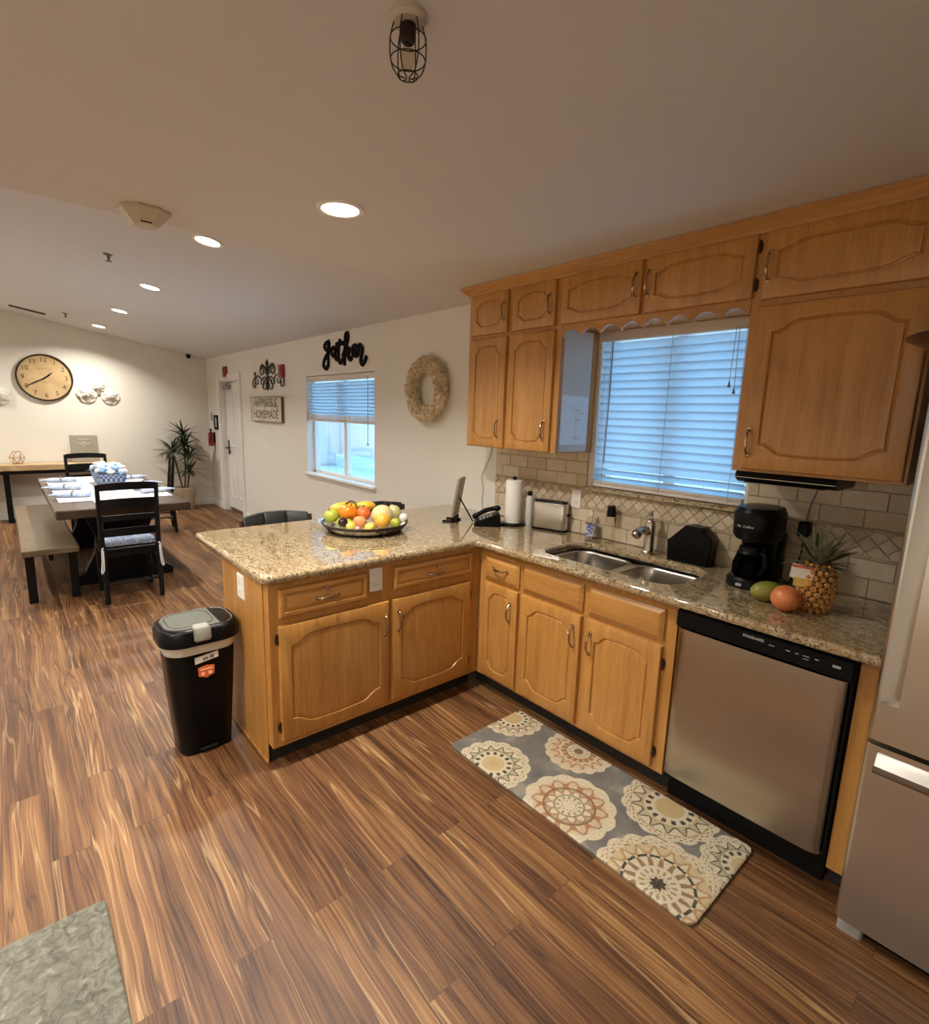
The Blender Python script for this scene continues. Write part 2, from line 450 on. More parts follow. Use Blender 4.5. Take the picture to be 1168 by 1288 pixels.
# windows
def window(name, W, mull, yg=.105):
    x0, x1, z0, z1 = W
    w = T(name, None, None, ((x0 + x1) / 2, yg, z0)); w['kind'] = 'structure'
    m = MB(); f = .034
    m.box(x0, yg - .025, z0, x0 + f, yg + .03, z1, .004); m.box(x1 - f, yg - .025, z0, x1, yg + .03, z1, .004)
    m.box(x0, yg - .025, z0, x1, yg + .03, z0 + f, .004); m.box(x0, yg - .025, z1 - f, x1, yg + .03, z1, .004)
    m.box(mull - .03, yg - .02, z0, mull + .03, yg + .03, z1, .004)
    m.build('window_frame', WHITE, w)
    MB().box(x0 + .02, yg + .003, z0 + .02, x1 - .02, yg + .007, z1 - .02).build('pane', PANE, w)
    return w
window('window_1', W1, -2.87); window('window_2', W2, .73)
m = MB().box(W1[0] - .03, -.035, W1[2] - .028, W1[1] + .03, .085, W1[2] + .002, .006); m.box(W1[0] - .02, -.012, W1[2] - .06, W1[1] + .02, 0, W1[2] - .028, .003)
S('trim_2', m, WHITE)
m = MB().box(W2[0] - .03, -.045, 1.186, W2[1] + .012, .10, 1.217, .011)
S('trim_3', m, GRANITE)

# outdoors, seen through the panes
S('ground', MB().box(-14, .15, -.12, 6, 7, -.05), plain('patio_concrete', (.75, .74, .72), .9, bump=.2), ang=0)
m = MB()
for i in range(53): m.box(-13 + i * .36, 5.4, .32, -13 + i * .36 + .352, 5.44, 3.2, .004)
m.box(-13, 5.44, .3, 6, 5.5, 3.2); m.box(-13.1, .2, -.05, -13, 5.5, 3.2)
for i in range(14): m.box(-13, .3 + i * .36, .02, -12.96, .3 + i * .36 + .352, 3.2, .004)
S('exterior_fence', m, plain('fence_tan', (.72, .60, .54), .85, bump=.3, scale=60))
S('exterior_curb', MB().box(-13, 5.2, -.06, 6, 5.5, .32, .02), plain('curb_white', (.75, .76, .76), .8))
S('added_sun_shade', MB().box(-9, .15, 2.42, 5, 1.10, 2.52), plain('sun_shade_white', (.7, .7, .7), .8))  # unseen overhang, added to keep direct sun off the windows
p = tag(MB().tube([(-4.55, 2.0, -.06), (-4.55, 2.0, 2.6)], .045, 12).build('patio_post', plain('post_grey', (.30, .36, .45), .6), org=(-4.55, 2.0, -.06)), 'slim patio post outside the window beyond the white bar', 'post')
g = T('garden_ornament', 'blue and pink garden ornament outside the right edge of window', 'ornament', (-3.15, 1.1, -.05))
MB().box(-3.19, 1.08, -.05, -2.95, 1.12, 1.42, .02).build('stand', plain('ornament_blue', (.10, .35, .62), .5), g)
MB().lathe([(.0, 0), (.12, 0), (.12, .02), (0, .02)], (-3.10, 1.07, 1.12), 20, M=Matrix.Rotation(rad(90), 4, 'X')).build('disc', plain('ornament_pink', (.75, .2, .45), .5), g)

# ------------------------------------------------------------------ blinds
def blind(name, label, x0, x1, ztop, zbot, y, n, tilt, stack, openz=None):
    b = T(name, label, 'blind', ((x0 + x1) / 2, y, ztop))
    MB().box(x0, y - .032, ztop - .055, x1, y + .028, ztop, .004).build('headrail', SLATH, b)
    m = MB(); zs = ztop - .085; step = (zs - (zbot + stack + .015)) / n
    for i in range(n + 1):
        z = zs - i * step
        t = tilt if openz is None or z > openz else tilt * .62
        R = Matrix.Translation((0, y, z)) @ Matrix.Rotation(t, 4, 'X')
        pr = [(-.025, -.0012), (-.012, .0012), (0, .002), (.012, .0012), (.025, -.0012), (.025, -.004), (0, -.0008), (-.025, -.004)]
        m.loft([[R @ Vector((x, p, q)) for p, q in pr] for x in (x0 + .004, x1 - .004)])
    m.build('slats', SLAT, b, ang=50)
    m = MB()
    k = max(1, int(stack / .012))
    for i in range(k):
        z = zbot + .022 + i * (stack - .022) / max(1, k)
        m.box(x0 + .004, y - .026, z, x1 - .004, y + .026, z + .006, .001)
    m.box(x0 + .003, y - .028, zbot, x1 - .003, y + .028, zbot + .02, .004)
    m.build('bottom_rail', SLATH, b)
    L = x1 - x0
    for fx in (.08, .5, .92): MB().tube([(x0 + fx * L, y - .031, ztop - .05), (x0 + fx * L, y - .031, zbot + .01)], .0012, 5).build('ladder_cord', CORD, b)
    return b
SLATH = plain('blind_rail', (.66, .60, .54), .5, var=.03); CORD = plain('blind_cord', (.30, .32, .34), .8)
b = blind('window_blind', 'white slatted blind lowered over the kitchen sink window', .302, 1.160, 2.095, 1.219, .02, 18, rad(-66), .035, 1.33)
MB().tube([(.385, -.018, 2.04), (.388, -.02, 1.75), (.383, -.022, 1.36)], .004, 8).build('tilt_wand', CORD, b)
m = MB(); m.tube([(1.045, -.018, 2.05), (1.04, -.02, 1.80)], .0015, 5); m.tube([(1.06, -.018, 2.05), (1.065, -.02, 1.77)], .0015, 5)
m.lathe([(.002, .03), (.008, .0), (.0, 0)], (1.04, -.02, 1.775), 8); m.lathe([(.002, .03), (.008, .0), (.0, 0)], (1.065, -.02, 1.745), 8); m.build('pull_cord', CORD, b)
b = blind('window_blind', 'white slatted blind half raised in the dining side window', -3.593, -2.162, 1.98, 1.50, .035, 9, rad(-33), .075)
m = MB(); m.tube([(-2.27, 0, 1.95), (-2.27, -.002, 1.33)], .003, 6); m.lathe([(.002, .03), (.012, .0), (.0, 0)], (-2.27, -.002, 1.30), 8); m.build('pull_cord', CORD, b)

# ------------------------------------------------------------------ cabinets
def sstep(a, b, x):
    t = min(1, max(0, (x - a) / (b - a))); return t * t * (3 - 2 * t)
def arch(u):
    a = abs(u); return .72 * (1 - sstep(.58, .93, a)) + .28 * max(0, 1 - (a / .93) ** 2)
def cath_rings(w, h, P, t, inset, d, n=26, rs=.023):
    us = [-1 + 2 * i / (n - 1) for i in range(n)]
    def rect(i, z): return [P(u * (w / 2 - i) + w / 2, i, z) for u in us] + [P(u * (w / 2 - i) + w / 2, h - i, z) for u in reversed(us)]
    def outl(i, z):
        dd = d
        return [P(u * (w / 2 - i) + w / 2, i + dd * (1 - arch(u)), z) for u in us] + [P(u * (w / 2 - i) + w / 2, h - i - dd * (1 - arch(u)), z) for u in reversed(us)]
    return [rect(0, 0), rect(0, t - .007), rect(.0025, t - .002), rect(.007, t), outl(inset, t), outl(inset + .001, t - .004), outl(inset + .004, t - .0085), outl(inset + .008, t - .007), outl(inset + .011, t - .003), outl(inset + .011 + rs, t - .0012)]
def cath_door(parent, w, h, P, inset=.052, d=.045, t=.02, name='door'):
    m = MB(); m.loft(cath_rings(w, h, P, t, inset, d, rs=.012 if h < .3 else .023)); return m.build(name, OAK, parent, ang=28)
def drawer_front(parent, w, h, P, t=.02, name='drawer', frame=False):
    R = lambda i, z: [P(i, i, z), P(w - i, i, z), P(w - i, h - i, z), P(i, h - i, z)]
    m = MB()
    if frame: m.loft([R(0, 0), R(0, t - .008), R(.003, t - .003), R(.009, t), R(.022, t), R(.0235, t - .006), R(.027, t - .006), R(.040, t - .001)])
    else: m.loft([R(0, 0), R(0, t - .011), R(.003, t - .009), R(.020, t - .001), R(.026, t)])
    return m.build(name, OAKH, parent, ang=12)
def pull(parent, c, ax, nr, L=.105, h=.026, mat=None):
    c, ax, nr = Vector(c), Vector(ax), Vector(nr); m = MB(); pts, rs = [], []
    for i in range(17):
        t = -1 + i / 8
        pts.append(c + ax * (t * L / 2) + nr * (h * (1 - abs(t) ** 3.2)))
        rs.append(.0042 + .0022 * (1 - abs(abs(t) - .55) / .55 if abs(t) > 0 else 0) * 0 + .0025 * (1 - t * t) * .6)
    m.tube(pts, rs, 8)
    for sg in (-1, 1):
        q = c + ax * (sg * L / 2)
        m.tube([q - nr * .001, q + nr * .003, q + nr * .006], [.010, .009, .004], 10)
    return m.build('handle', mat or BRONZE, parent)
def hinge(parent, c, nr, side):
    c, nr, side = Vector(c), Vector(nr), Vector(side); m = MB()
    m.tube([c - Vector((0, 0, .024)) + nr * .004, c + Vector((0, 0, .024)) + nr * .004], .0055, 8)
    a, b = c + side * .002, c + side * .009
    m.loft([[a - Vector((0, 0, .021)), b - Vector((0, 0, .014)), b + Vector((0, 0, .014)), a + Vector((0, 0, .021))],
            [a - Vector((0, 0, .021)) + nr * .003, b - Vector((0, 0, .014)) + nr * .003, b + Vector((0, 0, .014)) + nr * .003, a + Vector((0, 0, .021)) + nr * .003]])
    return m.build('hinge', HINGE, parent)
UX, UY, UZ = Vector((1, 0, 0)), Vector((0, 1, 0)), Vector((0, 0, 1))
PX = lambda y0, z0, x=0.0: (lambda u, v, d: (x + d, y0 + u, z0 + v))           # faces +x
PY = lambda x0, z0, y: (lambda u, v, d: (x0 + u, y - d, z0 + v))              # faces -y
F = -.61
TOE = plain('toe_kick_black', (.012, .010, .009), .6)
# peninsula: outer unit
c = T('base_cabinet', 'oak base cabinet at the open end of the peninsula, beside the trash can', 'cabinet', (-.3, -1.53, 0), 'peninsula base cabinets')
MB().box(-.60, -1.84, .10, 0, -1.2285, .875, .0015).build('carcass', OAK, c)
m = MB().box(-.60, -1.83, 0, -.07, -1.2285, .10); m.build('toe_kick', TOE, c)
m = MB().box(-.60, -1.846, 0, -.055, -1.84, .875, .001); m.box(-.60, -1.8505, 0, -.055, -1.846, .012, .001); m.build('end_panel', OAK, c)
dr = drawer_front(c, .437, .131, PX(-1.797, .717), frame=True); pull(dr, (.02, -1.573, .777), UY, UX)
MB().lathe([(.007, 0), (.007, .004), (0, .005)], (.02, -1.573, .815), 12, M=Matrix.Rotation(rad(90), 4, 'Y')).build('lock_button', plain('purple_sticker', (.22, .06, .20), .4), dr)
dd = cath_door(c, .562, .55, PX(-1.803, .13)); pull(dd, (.02, -1.264, .557), UZ, UX)
for z in (.20, .62): hinge(c, (.003, -1.809, z), UX, -UY)
c = T('base_cabinet', 'oak base cabinet of the peninsula against the inside corner', 'cabinet', (-.3, -.92, 0), 'peninsula base cabinets')
MB().box(-.60, -1.2285, .10, 0, F + .0, .875, .0015).build('carcass', OAK, c)
MB().box(-.60, -1.2285, 0, -.07, -.61, .10).build('toe_kick', TOE, c)
dr = drawer_front(c, .527, .118, PX(-1.208, .730), frame=True); pull(dr, (.02, -.945, .777), UY, UX)
MB().lathe([(.006, 0), (.006, .006), (0, .008)], (.02, -.945, .81), 10, M=Matrix.Rotation(rad(90), 4, 'Y')).build('lock_button', BRONZE, dr)
dd = cath_door(c, .527, .55, PX(-1.217, .13)); pull(dd, (.02, -1.183, .563), UZ, UX)
for z in (.20, .60): hinge(c, (.003, -.683, z), UX, UY)
# sink run
c = T('base_cabinet', 'narrow oak base cabinet with one drawer in the inside corner', 'cabinet', (.17, -.3, 0), 'base cabinets under the sink window')
MB().box(0.0, F, .10, .336, -.005, .875, .0015).build('carcass', OAK, c)
MB().box(-.07, F + .07, 0, .336, -.005, .10).build('toe_kick', TOE, c)
dr = drawer_front(c, .260, .132, PY(.062, .70, F)); pull(dr, (.19, F - .02, .777), UX, -UY)
dd = cath_door(c, .264, .56, PY(.058, .12, F), .045, .04); pull(dd, (.272, F - .02, .553), UZ, -UY)
c = T('base_cabinet', 'wide oak sink base cabinet with two doors and two blank drawer fronts', 'cabinet', (.77, -.3, 0), 'base cabinets under the sink window')
m = MB(); m.box(.336, F, .10, 1.2, F + .03, .875, .0015); m.box(.336, F + .03, .10, .352, -.005, .875); m.box(1.184, F + .03, .10, 1.2, -.005, .875); m.box(.336, F + .03, .10, 1.2, -.005, .12); m.build('carcass', OAK, c)
MB().box(.336, F + .07, 0, 1.2, -.005, .10).build('toe_kick', TOE, c)
drawer_front(c, .385, .14, PY(.352, .70, F), name='drawer_front'); drawer_front(c, .378, .14, PY(.770, .70, F), name='drawer_front')
dd = cath_door(c, .390, .56, PY(.347, .12, F)); pull(dd, (.697, F - .02, .57), UZ, -UY)
dd = cath_door(c, .381, .56, PY(.769, .12, F)); pull(dd, (.796, F - .02, .567), UZ, -UY)
for z in (.19, .60): hinge(c, (1.156, F - .003, z), -UY, UX)
c = T('end_panel', 'narrow oak filler panel between dishwasher and refrigerator', 'cabinet panel', (1.84, -.3, 0))
MB().box(1.812, F, .10, 1.868, -.005, .875, .0015).build('panel', OAK, c)
MB().box(1.812, F + .07, 0, 1.868, -.005, .10).build('toe_kick', TOE, c)
# wall cabinets
YU = -.33
c = T('wall_cabinet', 'oak wall cabinet of four doors left of the sink window', 'cabinet', (-.1, -.165, 1.416), 'oak wall cabinets')
MB().box(-.47, YU, 1.416, .2746, -.002, 2.34, .0015).build('carcass', OAK, c)
for (x0, w, z0, h, hx, hz, ins, d_) in ((-.432, .309, 2.095, .238, -.148, 2.215, .042, .030), (-.082, .313, 2.095, .238, .197, 2.207, .042, .030),
                               (-.432, .310, 1.42, .654, -.168, 1.535, .045, .042), (-.098, .336, 1.42, .656, .197, 1.538, .045, .042)):
    dd = cath_door(c, w, h, PY(x0, z0, YU), ins, d_); pull(dd, (hx, YU - .02, hz), UZ, -UY)
m = MB().box(.2746, -.305, 1.424, .2776, -.052, 2.085, .001); m.build('side_panel', plain('pale_laminate', (.62, .585, .53), .30, var=.03), c)
MB().box(.2746, -.05, 1.416, .2786, -.002, 2.09, .001).build('side_stile', OAK, c)
INK = plain('faded_ink', (.28, .33, .42), .5)
n = tag(MB().box(.2778, -.300, 1.462, .2786, -.060, 1.735).build('paper_notice', None, org=(.278, -.18, 1.46)), 'glossy white laminated notice taped on the cabinet side by window', 'notice')
n.data.materials[0] = plain('laminated_paper', (.80, .82, .86), .10, var=.02, coat=1.0, crough=.03)
for (y, z, w, a) in ((-.20, 1.665, .03, -.6), (-.165, 1.655, .025, -.3), (-.12, 1.640, .045, .0), (-.145, 1.60, .06, .02), (-.18, 1.50, .02, .8), (-.155, 1.50, .02, -.7), (-.12, 1.498, .025, .5)):
    MB().box(-w / 2, -.002, 0, w / 2, .002, .0006, M=Matrix.Translation((.2787, y, z)) @ Matrix.Rotation(rad(90), 4, 'Y') @ Matrix.Rotation(rad(90), 4, 'Z') @ Matrix.Rotation(a, 4, 'Z')).build('text_line', INK, n)
c = T('wall_cabinet', 'shallow two-door oak cabinet bridging above the sink window', 'cabinet', (.75, -.165, 2.09), 'oak wall cabinets')
MB().box(.2746, YU, 2.0945, 1.2236, -.002, 2.34, .0015).build('carcass', OAK, c)
dd = cath_door(c, .462, .238, PY(.273, 2.095, YU), .042, .028); pull(dd, (.708, YU - .02, 2.222), UZ, -UY)
dd = cath_door(c, .468, .238, PY(.760, 2.095, YU), .042, .028); pull(dd, (.772, YU - .02, 2.222), UZ, -UY)
for z in (2.145, 2.285): hinge(c, (1.234, YU - .003, z), -UY, UX)
m = MB(); top, N = [], 8; x0, x1 = .276, 1.222; pts = [(x0, 2.0955)]
low = []
for k in range(N):
    a = x0 + (x1 - x0) * k / N; b = x0 + (x1 - x0) * (k + 1) / N
    for i in range(12):
        t = i / 12; low.append((a + (b - a) * t, 2.034 + .036 * sin(pi * t) ** .8))
low.append((x1, 2.034))
ring = lambda y: [(x, y, z) for x, z in low] + [(x, y, 2.0955) for x, z in reversed(low)]
m.loft([ring(YU - .001), ring(YU + .018)]); m.build('valance', OAKH, c, ang=20)
c = T('wall_cabinet', 'oak wall cabinet with one large door beside the refrigerator', 'cabinet', (1.51, -.165, 1.416), 'oak wall cabinets')
MB().box(1.2236, YU, 1.416, 1.80, -.002, 2.34, .0015).build('carcass', OAK, c)
dd = cath_door(c, .526, .248, PY(1.262, 2.085, YU), .045, .028); pull(dd, (1.280, YU - .02, 2.205), UZ, -UY)
dd = cath_door(c, .526, .632, PY(1.264, 1.428, YU), .055, .042); pull(dd, (1.284, YU - .02, 1.536), UZ, -UY)
# crown
m = MB()
prof = [(-.002, 2.332), (.010, 2.332), (.016, 2.345), (.026, 2.352), (.036, 2.366), (.044, 2.372), (.046, 2.388), (-.002, 2.388)]
ringx = lambda x: [(x, YU - a, z) for a, z in prof]
r0 = [(-.47 - a, YU - a, z) for a, z in prof]; rb = [(-.47 - a, -.003, z) for a, z in prof]
m.loft([rb, r0, ringx(1.93)])
tag(m.build('crown_moulding', OAKH, org=(.7, -.35, 2.33), ang=25), 'long oak crown moulding along the top of the wall cabinets', 'moulding')

# ------------------------------------------------------------------ worktop, backsplash
def curve_mesh(outer, holes, z0, z1, bev):
    cu = bpy.data.curves.new('c', 'CURVE'); cu.dimensions = '2D'; cu.fill_mode = 'BOTH'
    for P in [outer] + holes:
        sp = cu.splines.new('POLY'); sp.points.add(len(P) - 1); sp.use_cyclic_u = True
        for q, (x, y) in zip(sp.points, P): q.co = (x, y, 0, 1)
    cu.extrude = (z1 - z0) / 2 - bev; cu.bevel_depth = bev; cu.bevel_resolution = 3; cu.offset = -bev
    ob = bpy.data.objects.new('c', cu); COL.objects.link(ob)
    dg = bpy.context.evaluated_depsgraph_get(); dg.update()
    me = bpy.data.meshes.new_from_object(ob.evaluated_get(dg))
    m = MB(); m.add([(v.co.x, v.co.y, v.co.z + (z0 + z1) / 2) for v in me.vertices], [tuple(p.vertices) for p in me.polygons])
    bpy.data.objects.remove(ob); bpy.data.curves.remove(cu); bpy.data.meshes.remove(me)
    return m
def arcp(cx, cy, r, a0, a1, n=8): return [(cx + r * cos(rad(a0 + (a1 - a0) * i / n)), cy + r * sin(rad(a0 + (a1 - a0) * i / n))) for i in range(n + 1)]
SK = (.372, -.535, 1.118, -.155)
r = .045
outer = arcp(-1.025 + r, -1.868 + r, r, 180, 270) + arcp(.024 - r, -1.868 + r, r, 270, 360) + [(.024, -.69)] + list(reversed(arcp(.054, -.69, .03, 90, 180))) + [(.06, -.66), (1.868, -.66), (1.868, -.003), (-1.025, -.003)]
ct = curve_mesh(outer, [list(reversed(rrect(*SK, .10, 8)))], .8755, .916, .016)
tag(ct.build('countertop', GRANITE, org=(0, -.6, .8755), ang=40, fix=False), 'speckled beige granite worktop running along the wall and over the peninsula', 'countertop')
# backsplash: real tiles over grout
m = MB(); x0, x1 = -.513, 1.868
def ztop(x): return 1.414 if (x < W2[0] - .03 or x > W2[1] + .012) else 1.186
g = .0022
def tile_row(z0, z1, off, w):
    x = x0 - off
    while x < x1:
        a, b = max(x, x0), min(x + w, x1)
        if b - a > .01:
            segs = [(a, b)]
            if z1 > 1.19:
                segs = []
                for lo, hi in ((x0, W2[0] - .032), (W2[1] + .014, x1)):
                    p, q = max(a, lo), min(b, hi)
                    if q - p > .01: segs.append((p, q))
            for p, q in segs: m.box(p + g / 2, -.010, z0 + g / 2, q - g / 2, -.003, z1 - g / 2, .0022)
        x += w
tile_row(.918, .998, .04, .160); tile_row(.998, 1.076, .12, .160)
tile_row(1.205, 1.280, .09, .160); tile_row(1.280, 1.357, .02, .160); tile_row(1.357, 1.414, .10, .160)
def clip(poly, ax, v, keep):
    out = []
    for i in range(len(poly)):
        a, b = poly[i], poly[(i + 1) % len(poly)]
        ia, ib = (a[ax] - v) * keep >= 0, (b[ax] - v) * keep >= 0
        if ia: out.append(a)
        if ia != ib:
            t = (v - a[ax]) / (b[ax] - a[ax]); out.append((a[0] + (b[0] - a[0]) * t, a[1] + (b[1] - a[1]) * t))
    return out
D = .0345; zA, zB = 1.090, 1.193
for i in range(-2, 76):
    for k in range(-3, 6):
        cx = x0 + i * D; cz = (zA + zB) / 2 + (k - 1) * D
        if (i + k) % 2: continue
        P = [(cx - D + g, cz), (cx, cz - D + g), (cx + D - g, cz), (cx, cz + D - g)]
        for ax, v, kp in ((1, zA, 1), (1, zB, -1), (0, x0, 1), (0, x1, -1)):
            P = clip(P, ax, v, kp)
            if len(P) < 3: break
        if len(P) < 3: continue
        if cx > W2[0] - .04 and cx < W2[1] + .02:
            P = clip(P, 1, 1.186, -1)
            if len(P) < 3: continue
        mx, mz = sum(p[0] for p in P) / len(P), sum(p[1] for p in P) / len(P)
        sh = lambda p: (p[0] + (mx - p[0]) * .05, p[1] + (mz - p[1]) * .05)
        m.loft([[(p[0], -.003, p[1]) for p in P], [(p[0], -.008, p[1]) for p in P], [(sh(p)[0], -.010, sh(p)[1]) for p in P]])
m.box(x0, -.012, 1.076, x1, -.003, 1.089, .003, m=1)
for lo, hi in ((x0, W2[0] - .032), (W2[1] + .014, x1)):
    m.box(lo, -.012, 1.194, hi, -.003, 1.205, .003, m=1); m.box(lo, -.004, .916, hi, 0, 1.414, m=2)
m.box(W2[0] - .032, -.004, .916, W2[1] + .014, 0, 1.186, m=2)
S('backsplash', m, [TILE, LINER, GROUT], ang=25)
# ------------------------------------------------------------------ sink and tap
s = T('kitchen_sink', 'stainless steel double bowl sink set under the granite', 'sink', (.745, -.345, .872))
def bowl(x0, x1, y0, y1, dep):
    R = lambda i, z, r: [(x, y, z) for x, y in rrect(x0 + i, y0 + i, x1 - i, y1 - i, r, 7)]
    m = MB(); m.loft([R(-.002, .8685, .095), R(.004, .866, .09), R(.008, .855, .088), R(.018, .872 - dep + .035, .08), R(.030, .872 - dep + .010, .07), R(.055, .872 - dep, .05)], caps=(False, True))
    o = m.build('bowl', STEELH, s, ang=50); cx, cy = (x0 + x1) / 2, (y0 + y1) / 2 + .03
    m = MB().lathe([(.0, .004), (.03, .003), (.042, .005), (.045, .0)], (cx, cy, .872 - dep), 20); m.build('drain', NICKEL, o)
bowl(.362, .732, -.548, -.152, .17); bowl(.760, 1.124, -.545, -.148, .19)
MB().box(.722, -.545, .862, .772, -.15, .8685, .004).build('divider', STEELH, s)
t = T('kitchen_tap', 'brushed nickel single lever kitchen tap behind the sink', 'faucet', (.748, -.085, .916))
m = MB().lathe([(0, 0), (.036, 0), (.036, .006), (.031, .012), (.0285, .02), (.0265, .10), (.0275, .15), (.024, .165), (0, .168)], (.748, -.085, .916), 24)
m.build('body', NICKEL, t)
MB().tube(smooth_path([(.748, -.085, 1.015), (.742, -.125, 1.045), (.735, -.170, 1.040), (.731, -.200, 1.018)], 5), [.020] * 6 + [.021] * 5 + [.024, .025, .025, .024, .022], 14).build('spout', NICKEL, t)
m = MB().ball((.748, -.085, 1.083), .022, .022, .018, 16, 10); m.tube(smooth_path([(.748, -.083, 1.09), (.746, -.078, 1.12), (.742, -.088, 1.140)], 5), [.011, .010, .009, .009, .009, .009, .010, .010, .010, .008, .005], 10); m.build('lever', NICKEL, t)

# ------------------------------------------------------------------ dishwasher
d = T('dishwasher', 'stainless steel dishwasher with black control strip under the worktop', 'dishwasher', (1.506, -.3, 0))
MB().box(1.206, -.60, .10, 1.806, -.01, .872).build('tub', BLACKM, d)
R = lambda z: [(x, y, z) for x, y in [(1.213, -.602), (1.2132, -.618), (1.2165, -.629), (1.224, -.6365), (1.238, -.641), (1.262, -.6435), (1.30, -.645), (1.50, -.6465), (1.70, -.645), (1.745, -.6435), (1.768, -.641), (1.782, -.6365), (1.7895, -.629), (1.793, -.618), (1.793, -.602)]]
MB().loft([R(.145), R(.792)]).build('door_panel', STEEL_REFL, d, ang=60)
o = MB().box(1.207, -.645, .796, 1.806, -.602, .868, .006).build('control_panel', BLACK, d)
m = MB(); fn = lambda x, y, z: (x, -.6452 - z, y)
add_text(m, 'FRIGIDAIRE', .0135, lambda u, v, w: fn(1.498 + u, .846 + v, w), sx=1.05)
m.build('lettering', plain('grey_print', (.62, .62, .60), .4), o)
BMK = plain('button_print', (.38, .38, .38), .4)
for x, w in ((1.560, .018), (1.612, .014), (1.640, .010), (1.668, .020), (1.668, .018), (1.700, .012)): MB().box(x - w / 2, -.6462, .838 if w != .018 or x < 1.6 else .828, x + w / 2, -.6452, .8405 if w != .018 or x < 1.6 else .830).build('button', BMK, o)
MB().box(1.745, -.6462, .832, 1.768, -.6452, .840).build('button', BMK, o)
MB().box(1.21, -.56, 0, 1.80, -.53, .14).build('toe_plate', BLACKM, d)
MB().box(1.797, -.625, .15, 1.806, -.602, .792, .002).build('side_seal', BLACKM, d)

# ------------------------------------------------------------------ refrigerator
f = T('refrigerator', 'tall stainless steel refrigerator with bottom freezer drawer at the right edge', 'refrigerator', (2.29, -.40, 0))
FX0, FX1 = 1.877, 2.715
MB().box(FX0 + .004, -.672, .02, FX1, -.03, 1.745, .006).build('body', plain('fridge_side_grey', (.20, .19, .18), .4, .3), f)
def fdoor(z0, z1):
    prof = [(FX0, -.678), (FX0, -.728), (FX0 + .004, -.740), (FX0 + .012, -.747), (FX0 + .030, -.750), (FX1, -.756), (FX1, -.678)]
    return prof
def prism_z(m, prof, z0, z1): m.loft([[(x, y, z0) for x, y in prof], [(x, y, z1) for x, y in prof]])
m = MB(); pf = fdoor(0, 0)
prism_z(m, pf, .692, .812); prism_z(m, pf, 1.735, 1.762)
prism_z(m, [(FX0, -.678), (FX0, -.728), (FX0 + .004, -.740), (FX0 + .010, -.746), (FX0 + .016, -.747), (FX0 + .056, -.728), (FX0 + .060, -.727), (FX0 + .062, -.754), (FX1, -.756), (FX1, -.678)], .812, 1.735)
m.build('upper_door', STEEL, f, ang=30)
m = MB(); prism_z(m, pf, .058, .600); prism_z(m, pf, .660, .676)
prism_z(m, pf[:5] + [(FX0 + .030, -.678)], .600, .660); m.loft([[(x, y, z) for y, z in [(-.678, .598), (-.750, .598), (-.751, .604), (-.712, .661), (-.678, .661)]] for x in (FX0 + .030, FX1)])
m.build('freezer_drawer', STEEL, f, ang=30)
m = MB(); m.loft([[(x, y, z) for y, z in [(-.745, .588), (-.762, .594), (-.766, .602), (-.752, .612), (-.745, .606)]] for x in (FX0 + .030, FX1)]); m.build('drawer_handle', STEELH, f, ang=30)
MB().box(FX0 + .05, -.70, .004, FX1, -.66, .055, .003).build('base_grille', BLACKM, f)
m = MB(); prism_z(m, rrect(FX0 + .006, -.725, FX0 + .075, -.66, .012, 4), .0, .050); m.build('foot_cover', plain('foot_grey', (.30, .29, .27), .45), f)
MB().box(FX0 + .02, -.72, 1.745, FX0 + .12, -.62, 1.775, .008).build('hinge_cover', BLACKM, f)
b = T('serving_bowl', 'dark brown flared bowl on top of the refrigerator', 'bowl', (2.04, -.50, 1.7465))
MB().lathe([(0, .004), (.085, .004), (.09, 0), (.10, .003), (.098, .014), (.075, .022), (.08, .03), (.20, .085), (.275, .122), (.275, .127), (.268, .127), (.19, .092), (.08, .042), (0, .036)], (2.04, -.50, 1.7465), 40, caps=(False, False)).build('shell', plain('dark_brown_lacquer', (.035, .016, .012), .22, var=.2), b)
ball = MB().ball((2.03, -.52, 1.872), .165, .165, .06, 24, 12, fn=lambda p, a, t: 1 + .05 * sin(5 * a)); tag(ball.build('dark_cloth', plain('dark_fabric', (.02, .015, .014), .8), org=(2.03, -.52, 1.81)), 'dark folded cloth heaped in the bowl on the refrigerator', 'cloth')

